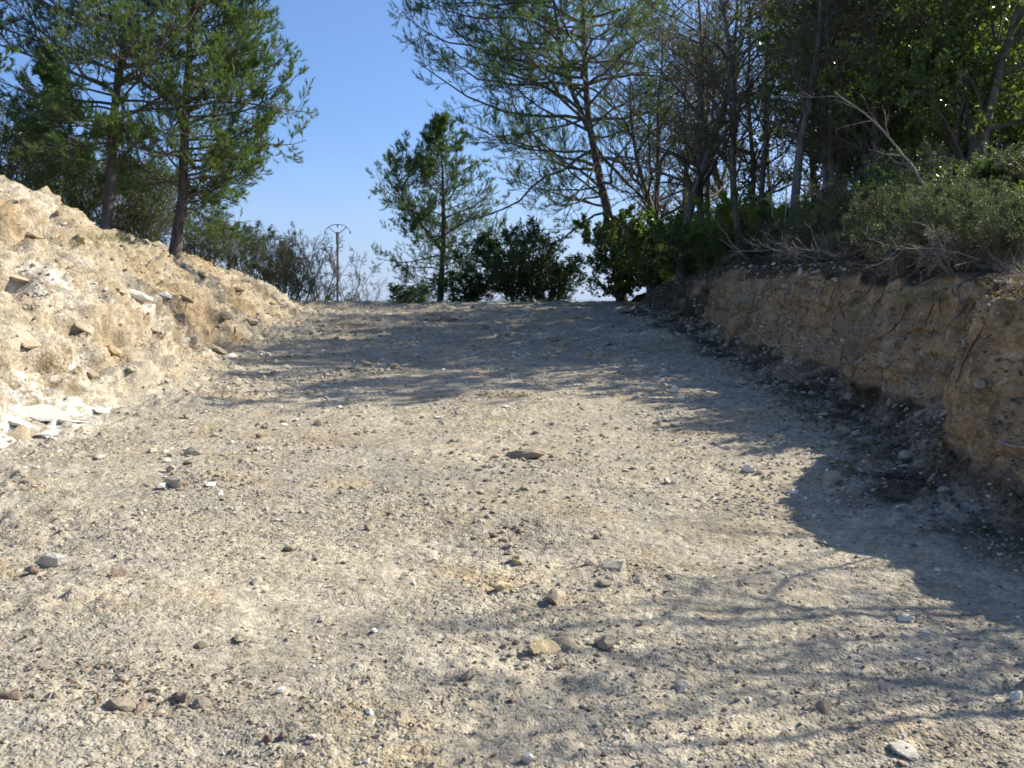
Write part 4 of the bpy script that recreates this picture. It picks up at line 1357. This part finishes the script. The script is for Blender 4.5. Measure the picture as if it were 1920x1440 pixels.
# rocks held in the left bank: pieces of the bank
for px, py, w, hr, kt in [
        (255, 552, 70, .40, H_WHITE), (308, 552, 46, .35, H_WHITE), (225, 546, 30, .4, H_BANK),
        (398, 650, 70, .3, H_BANK), (430, 668, 44, .3, H_WHITE), (365, 652, 40, .6, H_BANK),
        (60, 765, 150, .14, H_WHITE), (15, 785, 120, .16, H_WHITE), (140, 790, 130, .13, H_WHITE), (185, 768, 70, .2, H_WHITE), (95, 812, 130, .12, H_WHITE), (30, 818, 90, .2, H_BANK),
        (50, 640, 80, .2, H_BANK), (170, 700, 50, .4, H_BANK), (250, 690, 45, .5, H_BANK), (330, 705, 50, .5, H_BANK), (210, 655, 60, .4, H_YEL), (420, 590, 50, .5, H_YEL), (470, 600, 40, .5, H_BANK),
        (520, 590, 40, .6, H_YEL), (500, 560, 40, .4, H_BANK), (150, 610, 50, .35, H_BANK), (290, 620, 40, .4, H_BANK), (60, 900, 60, .5, H_BANK), (180, 860, 50, .5, H_BANK), (350, 560, 36, .4, H_BANK),
        (110, 400, 30, .6, H_YEL), (150, 450, 44, .8, H_YEL), (60, 440, 40, .4, H_BANK), (30, 520, 60, .3, H_BANK), (440, 540, 40, .4, H_BANK), (380, 510, 34, .4, H_BANK)]:
    p, nrm = spot(px, py)
    if p is None: continue
    wm = w * .85 / F_PX * (p - EYE).length
    nrm = (nrm * .5 + Vector((0, 0, 1))).normalized()
    me = rnd.choice(kt)
    put_stone('rock', me, p, nrm, (wm, wm * rnd.uniform(.6, .9), wm * hr / (2 * me['half']) * .7), rnd.uniform(-.5, .5) + 1.57, .6, earth_bank, rng=rnd)
rgb = random.Random(21)
n = 0
while n < 150:
    Y = rgb.uniform(7, 26); xl = float(x_left(Y))
    x = xl - rgb.random() ** 1.2 * 3.4 + .1
    p, nrm = ground(x, Y)
    nrm = (nrm * .6 + Vector((0, 0, 1))).normalized()
    s = rgb.choice([.04, .05, .06, .08, .1, .13]) * rgb.uniform(.7, 1.2)
    me = rgb.choice(rgb.choice([K_BANK, K_BANK, K_BANK, K_YEL, K_STONE]))
    put_stone('rock', me, p, nrm, (s, s * .8, s * rgb.uniform(.5, 1)), rgb.uniform(0, 6.28), .42, earth_bank, rng=rgb)
    n += 1
for k in range(34):          # stones bedded in the cut face
    px = rgb.uniform(1330, 1905); t = rgb.random()
    py = np.interp(px, [1330, 1560, 1900], [560, 540, 560]) * (1 - t) + np.interp(px, [1330, 1560, 1900], [610, 740, 930]) * t
    p, nrm = spot(px, py)
    s = rgb.uniform(.03, .10)
    put_stone('rock', rgb.choice(K_BANK), p, nrm, (s, s * .8, s * .8), rgb.uniform(0, 6.28), .45, cut_bank, rng=rgb)
for k in range(90):          # lumps in the talus under the cutting
    Y = rgb.uniform(6, 22); x = float(x_right(Y)) + rgb.uniform(-.3, .5)
    p, nrm = ground(x, Y)
    s = rgb.uniform(.06, .2)
    put_stone('rock', rgb.choice(rgb.choice([K_STONE, K_CLOD])), p, nrm, (s, s * .8, s * .7), rgb.uniform(0, 6.28), .3, cut_bank, rng=rgb)

zones = [
    ((-2.6, 2.3), (4.4, 9.5), 70, (.03, .085), (K_CLOD, K_CLOD, K_STONE), 'clod', 'clod', 'half buried crumbly earth clod on the sunlit part of the track', 'half buried clods of the sunlit track'),
    # x range rel., y range, count, sizes, kits, name, cat, label, group
    ((-1.9, -.9), (3.0, 7.5), 48, (.018, .05), (K_STONE, K_STONE, K_WHITE, K_RED), 'stone', 'stone', 'small loose pale stone on the sunlit left side of the track', 'small loose stones on the left side of the track'),
    ((-3.6, -2.0), (6.5, 14), 46, (.05, .13), (K_STONE, K_STONE, K_WHITE, K_CLOD), 'stone', 'stone', 'loose broken stone in the rubble at the foot of the left bank', 'rubble stones at the foot of the left bank'),
    ((-.9, .9), (3.0, 7.0), 46, (.015, .042), (K_STONE, K_WHITE, K_RED), 'stone', 'stone', 'small loose stone on the middle of the track close to the camera', 'small loose stones on the near middle of the track'),
    ((.8, 2.1), (3.2, 7.0), 46, (.018, .05), (K_STONE, K_STONE, K_WHITE), 'stone', 'stone', 'small loose stone on the right side of the near track', 'small loose stones on the near right side of the track'),
    ((-2.0, 2.0), (7.0, 13.5), 54, (.04, .09), (K_STONE, K_STONE, K_WHITE), 'stone', 'stone', 'loose flat stone on the sunlit track before the tree shadow', 'loose stones on the sunlit middle distance of the track'),
    ((2.0, 3.0), (7.0, 16), 30, (.05, .12), (K_STONE, K_CLOD), 'stone', 'stone', 'loose stone lying in the shadow under the cutting', 'loose stones in the shadow under the cutting'),
]
for (x0, x1), (y0, y1), cnt, (s0, s1), kits, nm, ct, lab, grp in zones:
    for k in range(cnt):
        Y = y0 + (y1 - y0) * rgb.random(); x = rgb.uniform(x0, x1)
        if y0 < 3.5: x = x * (0.45 + 0.55 * (Y - 3) / 4.5) if x < 0 or x1 < 1 else x
        p, nrm = ground(x, Y)
        s = s0 + (s1 - s0) * rgb.random() ** 1.6
        o = put_stone(nm, rgb.choice(rgb.choice(kits)), p, nrm, (s * rgb.uniform(.8, 1.3), s, s * rgb.uniform(.6, 1.1)), rgb.uniform(0, 6.28), .25, rng=rgb)
        tag(o, lab, ct, grp)
czones = [
    (lambda r: (r.gauss(-.05, .16), 5.2 + r.random() * 3.4), 60, (.03, .07), 'grey clay clod crumbled along the middle of the sunlit track', 'clods crumbled along the track middle'),
    (lambda r: (r.gauss(-1.45, .28), 3.55 + r.gauss(0, .12)), 22, (.02, .045), 'small brown clod of the heap in the left foreground', 'clods of the brown heap in the left foreground'),
    (lambda r: (r.uniform(-2.6, 2.2), 14 + r.random() * 17), 90, (.08, .24), 'clay clod on the ridges of the shaded far track', 'clods on the ridges of the shaded far track'),
    (lambda r: (r.gauss(.45, .2), 3.9 + r.gauss(0, .3)), 20, (.02, .04), 'small dark clod near the purplish ones in the foreground', 'small dark clods in the middle foreground'),
]
for fn, cnt, (s0, s1), lab, grp in czones:
    for k in range(cnt):
        x, Y = fn(rgb)
        p, nrm = ground(x, Y)
        s = s0 + (s1 - s0) * rgb.random() ** 1.5
        o = put_stone('clod', rgb.choice(K_CLOD), p, nrm, (s * rgb.uniform(.8, 1.3), s, s * rgb.uniform(.6, 1)), rgb.uniform(0, 6.28), .28, rng=rgb)
        tag(o, lab, 'clod', grp)


# ------------------------------------------------------------------ gravel and litter: countless, one object each
def scatter_object(name, label, pts, nrm_rot, scl, mat, shape='stone', seed=0):
    me = bpy.data.meshes.new(name + '_points')
    me.vertices.add(len(pts))
    me.vertices.foreach_set('co', np.asarray(pts, np.float32).ravel())
    a = me.attributes.new('rot', 'FLOAT_VECTOR', 'POINT'); a.data.foreach_set('vector', np.asarray(nrm_rot, np.float32).ravel())
    a = me.attributes.new('scl', 'FLOAT_VECTOR', 'POINT'); a.data.foreach_set('vector', np.asarray(scl, np.float32).ravel())
    o = link(name, me)
    tag(o, label, None, None, 'stuff')
    ng = bpy.data.node_groups.new(name, 'GeometryNodeTree')
    ng.interface.new_socket('Geometry', in_out='INPUT', socket_type='NodeSocketGeometry')
    ng.interface.new_socket('Geometry', in_out='OUTPUT', socket_type='NodeSocketGeometry')
    gi = ng.nodes.new('NodeGroupInput'); go = ng.nodes.new('NodeGroupOutput')
    ico = ng.nodes.new('GeometryNodeMeshIcoSphere'); ico.inputs['Radius'].default_value = 0.5; ico.inputs['Subdivisions'].default_value = 1
    sp = ng.nodes.new('GeometryNodeSetPosition')
    nz = ng.nodes.new('ShaderNodeTexNoise'); nz.noise_dimensions = '4D'; nz.inputs['W'].default_value = seed * 3.7; nz.inputs['Scale'].default_value = 2.2
    vs = ng.nodes.new('ShaderNodeVectorMath'); vs.operation = 'SUBTRACT'; vs.inputs[1].default_value = (.5, .5, .5)
    vk = ng.nodes.new('ShaderNodeVectorMath'); vk.operation = 'SCALE'; vk.inputs['Scale'].default_value = 0.9
    L = ng.links
    L.new(nz.outputs['Color'], vs.inputs[0]); L.new(vs.outputs[0], vk.inputs[0])
    L.new(ico.outputs[0], sp.inputs['Geometry']); L.new(vk.outputs[0], sp.inputs['Offset'])
    sm = ng.nodes.new('GeometryNodeSetMaterial'); sm.inputs['Material'].default_value = mat
    L.new(sp.outputs[0], sm.inputs['Geometry'])
    iop = ng.nodes.new('GeometryNodeInstanceOnPoints')
    mp = ng.nodes.new('GeometryNodeMeshToPoints')
    L.new(gi.outputs[0], mp.inputs[0]); L.new(mp.outputs[0], iop.inputs['Points'])
    L.new(sm.outputs[0], iop.inputs['Instance'])
    r = ng.nodes.new('GeometryNodeInputNamedAttribute'); r.data_type = 'FLOAT_VECTOR'; r.inputs[0].default_value = 'rot'
    s = ng.nodes.new('GeometryNodeInputNamedAttribute'); s.data_type = 'FLOAT_VECTOR'; s.inputs[0].default_value = 'scl'
    e = ng.nodes.new('FunctionNodeEulerToRotation')
    L.new(r.outputs['Attribute'], e.inputs[0]); L.new(e.outputs[0], iop.inputs['Rotation'])
    L.new(s.outputs['Attribute'], iop.inputs['Scale'])
    L.new(iop.outputs[0], go.inputs[0])
    me.materials.append(mat)
    md = o.modifiers.new('scatter', 'NODES'); md.node_group = ng
    return o


rg = np.random.default_rng(77)


def cast_many(xs, ys):
    out, keep = [], []
    for k in range(len(xs)):
        h = BVH.ray_cast(Vector((xs[k], ys[k], 30)), DOWN)
        if h[0] is not None:
            out.append(h[0][:]); keep.append(k)
    return np.array(out), np.array(keep)


def gravel(n, mat, smin, smax, seed, name, label, xr=(-6.3, 4.6), y0=2.4, y1=34, patchy=True, power=1.0):
    u = rg.random(n)
    Y = y0 * (y1 / y0) ** u
    X = rg.uniform(-1, 1, n) * np.minimum(0.62 * Y, 7.5)
    ok = (X > x_left(Y) - 3.2) & (X < x_right(Y) + .75)
    X, Y = X[ok], Y[ok]
    if patchy:
        pn = fbm(np.stack([X, Y, X * 0], 1), 0.9, 3, seed)
        st = np.exp(-((X + 1.15) / .36) ** 2) + np.exp(-((X - 1.0) / .36) ** 2)
        ok = rg.random(len(X)) < (sstep(-0.25, 0.4, pn) + .10) * (1 - .6 * np.clip(st, 0, 1))
        X, Y = X[ok], Y[ok]
    pts, kp = cast_many(X, Y)
    Y = Y[kp]
    # pebble size follows the distance band it is scattered in, so far ones are the coarser fraction
    s = (smin + (smax - smin) * rg.random(len(Y)) ** 3) * np.clip(Y / 5.0, .75, 3.2) ** power
    rot = rg.uniform(-1, 1, (len(Y), 3)) * np.array([.5, .5, 3.14])
    scl = s[:, None] * rg.uniform(.6, 1.2, (len(Y), 3)) * np.array([1, 1, .65])
    pts[:, 2] += s * 0.08
    scatter_object(name, label, pts, rot, scl, mat, seed=seed)


gravel(62000, STONE, .006, .030, 901, 'gravel', 'pale grey and beige gravel strewn over the track')
gravel(7000, STONE_WHITE, .008, .034, 902, 'white_gravel', 'scattered white marl chips on the track')
gravel(20000, CLOD, .006, .028, 903, 'clay_crumbs', 'brown clay crumbs strewn over the track')
gravel(3000, STONE_RED, .006, .022, 904, 'dark_gravel', 'scattered dark reddish bits of stone on the track')


def crumbs_round():
    r = np.random.default_rng(55); pts = []; sc = []
    for (x, y, w) in HEROES:
        k = 34
        a = r.random(k) * 6.28; d = w * (0.45 + np.abs(r.normal(size=k)) * .9)
        p, kp = cast_many(x + np.cos(a) * d, y + np.sin(a) * d * .8)
        pts.append(p); sc.append(w * r.uniform(.06, .26, len(p)) ** 1.0)
    pts = np.concatenate(pts); s_ = np.concatenate(sc)
    rot = r.uniform(-1, 1, (len(pts), 3)) * np.array([.5, .5, 3.14])
    scatter_object('crumbled_earth', 'crumbled bits of earth and stone lying round the larger clods', pts, rot, s_[:, None] * r.uniform(.6, 1.2, (len(pts), 3)) * np.array([1, 1, .7]), CLOD, seed=906)


crumbs_round()


def litter(n, where, name, label, mat, L=(.03, .06), seed=0, lift=.012):
    r = np.random.default_rng(seed)
    X, Y = where(r, n)
    pts, kp = cast_many(X, Y)
    mb = MB()
    d = r.normal(size=(len(pts), 3)); d[:, 2] *= .25
    ln = r.uniform(L[0], L[1], len(pts))
    pts[:, 2] += lift * r.random(len(pts))
    mb.leaves(pts, d, ln, ln * .5, r, up=2.5, fold=.5)
    tag(link(name, mb.mesh(name, mat)), label, None, None, 'stuff')


def right_strip(r, n):
    Y = 5.5 * (40 / 5.5) ** r.random(n)
    return x_right(Y) + r.normal(size=n) * .35 + np.where(r.random(n) < .5, .15, 1.9 + r.random(n) * 2.5), Y


def on_track(r, n):
    Y = 2.6 * (30 / 2.6) ** r.random(n)
    return r.uniform(-1, 1, n) * np.minimum(.6 * Y, 3.6), Y


litter(22000, right_strip, 'leaf_litter', 'brown oak leaves lying along the foot and the top of the cutting', LITTER, (.03, .06), 951)
litter(260, lambda r, n: (-1.45 + r.normal(size=n) * .30, 3.58 + r.normal(size=n) * .10), 'heap_litter', 'dry brown leaf scraps mixed into the brown heap in the left foreground', LITTER, (.012, .035), 953)
litter(1600, on_track, 'fallen_leaves', 'few dry brown leaves scattered on the track', LITTER, (.015, .035), 952)


def left_top(r, n):
    Y = r.uniform(12, 34, n)
    return x_left(Y) - r.uniform(1.2, 6.5, n), Y


# grass and dry sticks
def blades(n, where, name, label, mat, h=(.06, .2), seed=0, w=.006, spread=.5, clump=9):
    r = np.random.default_rng(seed)
    X, Y = where(r, n)
    X = np.repeat(X, clump) + r.normal(size=n * clump) * .04
    Y = np.repeat(Y, clump) + r.normal(size=n * clump) * .04
    pts, kp = cast_many(X, Y)
    d = r.normal(size=(len(pts), 3)) * spread; d[:, 2] = 1
    mb = MB(); mb.needles(pts, d, r.uniform(h[0], h[1], len(pts)), w, r)
    tag(link(name, mb.mesh(name, mat)), label, None, None, 'stuff')


def right_top(r, n):
    Y = r.uniform(7, 36, n)
    return x_right(Y) + 1.15 + r.random(n) ** 1.5 * 5, Y


def crest(r, n):
    Y = r.uniform(36.2, 41, n)
    return r.uniform(-9, 6, n), Y


blades(900, left_top, 'grass', 'short dull green grass on the top of the left bank', GRASS, (.05, .16), 961)
blades(3000, right_top, 'undergrowth', 'low tangle of grass and dry stalks above the cutting', GRASS, (.08, .35), 962, .009, .8, 8)
blades(5000, right_top, 'dry_stalks', 'dry pale stalks and twigs tangled above the cutting', DEAD_WOOD, (.15, .55), 963, .007, 1.3, 5)
blades(3200, crest, 'crest_grass', 'thin dry grass and weeds along the crest of the track', GRASS, (.08, .34), 964, .012)


def tuft(px, py, label, seed, n=120, h=.22, s=.16):
    p, nrm = spot(px, py)
    r = np.random.default_rng(seed)
    pts = r.normal(size=(n, 3)) * s * .5; pts[:, 2] = -.02
    d = pts.copy() * 3; d[:, 2] = .8
    mb = MB(); mb.needles(pts, d + r.normal(size=d.shape) * .25, h * r.uniform(.5, 1.1, n), .008, r)
    o = link('grass_tuft', mb.mesh('grass_tuft', GRASS), None, p)
    tag(o, label, 'grass tuft')


tuft(178, 447, 'fresh green grass tuft beside the yellow lump on the left bank', 971, 260, .24, .4)
tuft(95, 455, 'thin green grass tuft at the foot of the mound on the left bank', 972, 200, .16, .5)
tuft(1530, 1068, 'tiny green sprout on the track in the right foreground', 973, 16, .03, .04)
tuft(1750, 565, 'trailing green tuft hanging over the lip of the cutting', 974, 120, .3, .3)
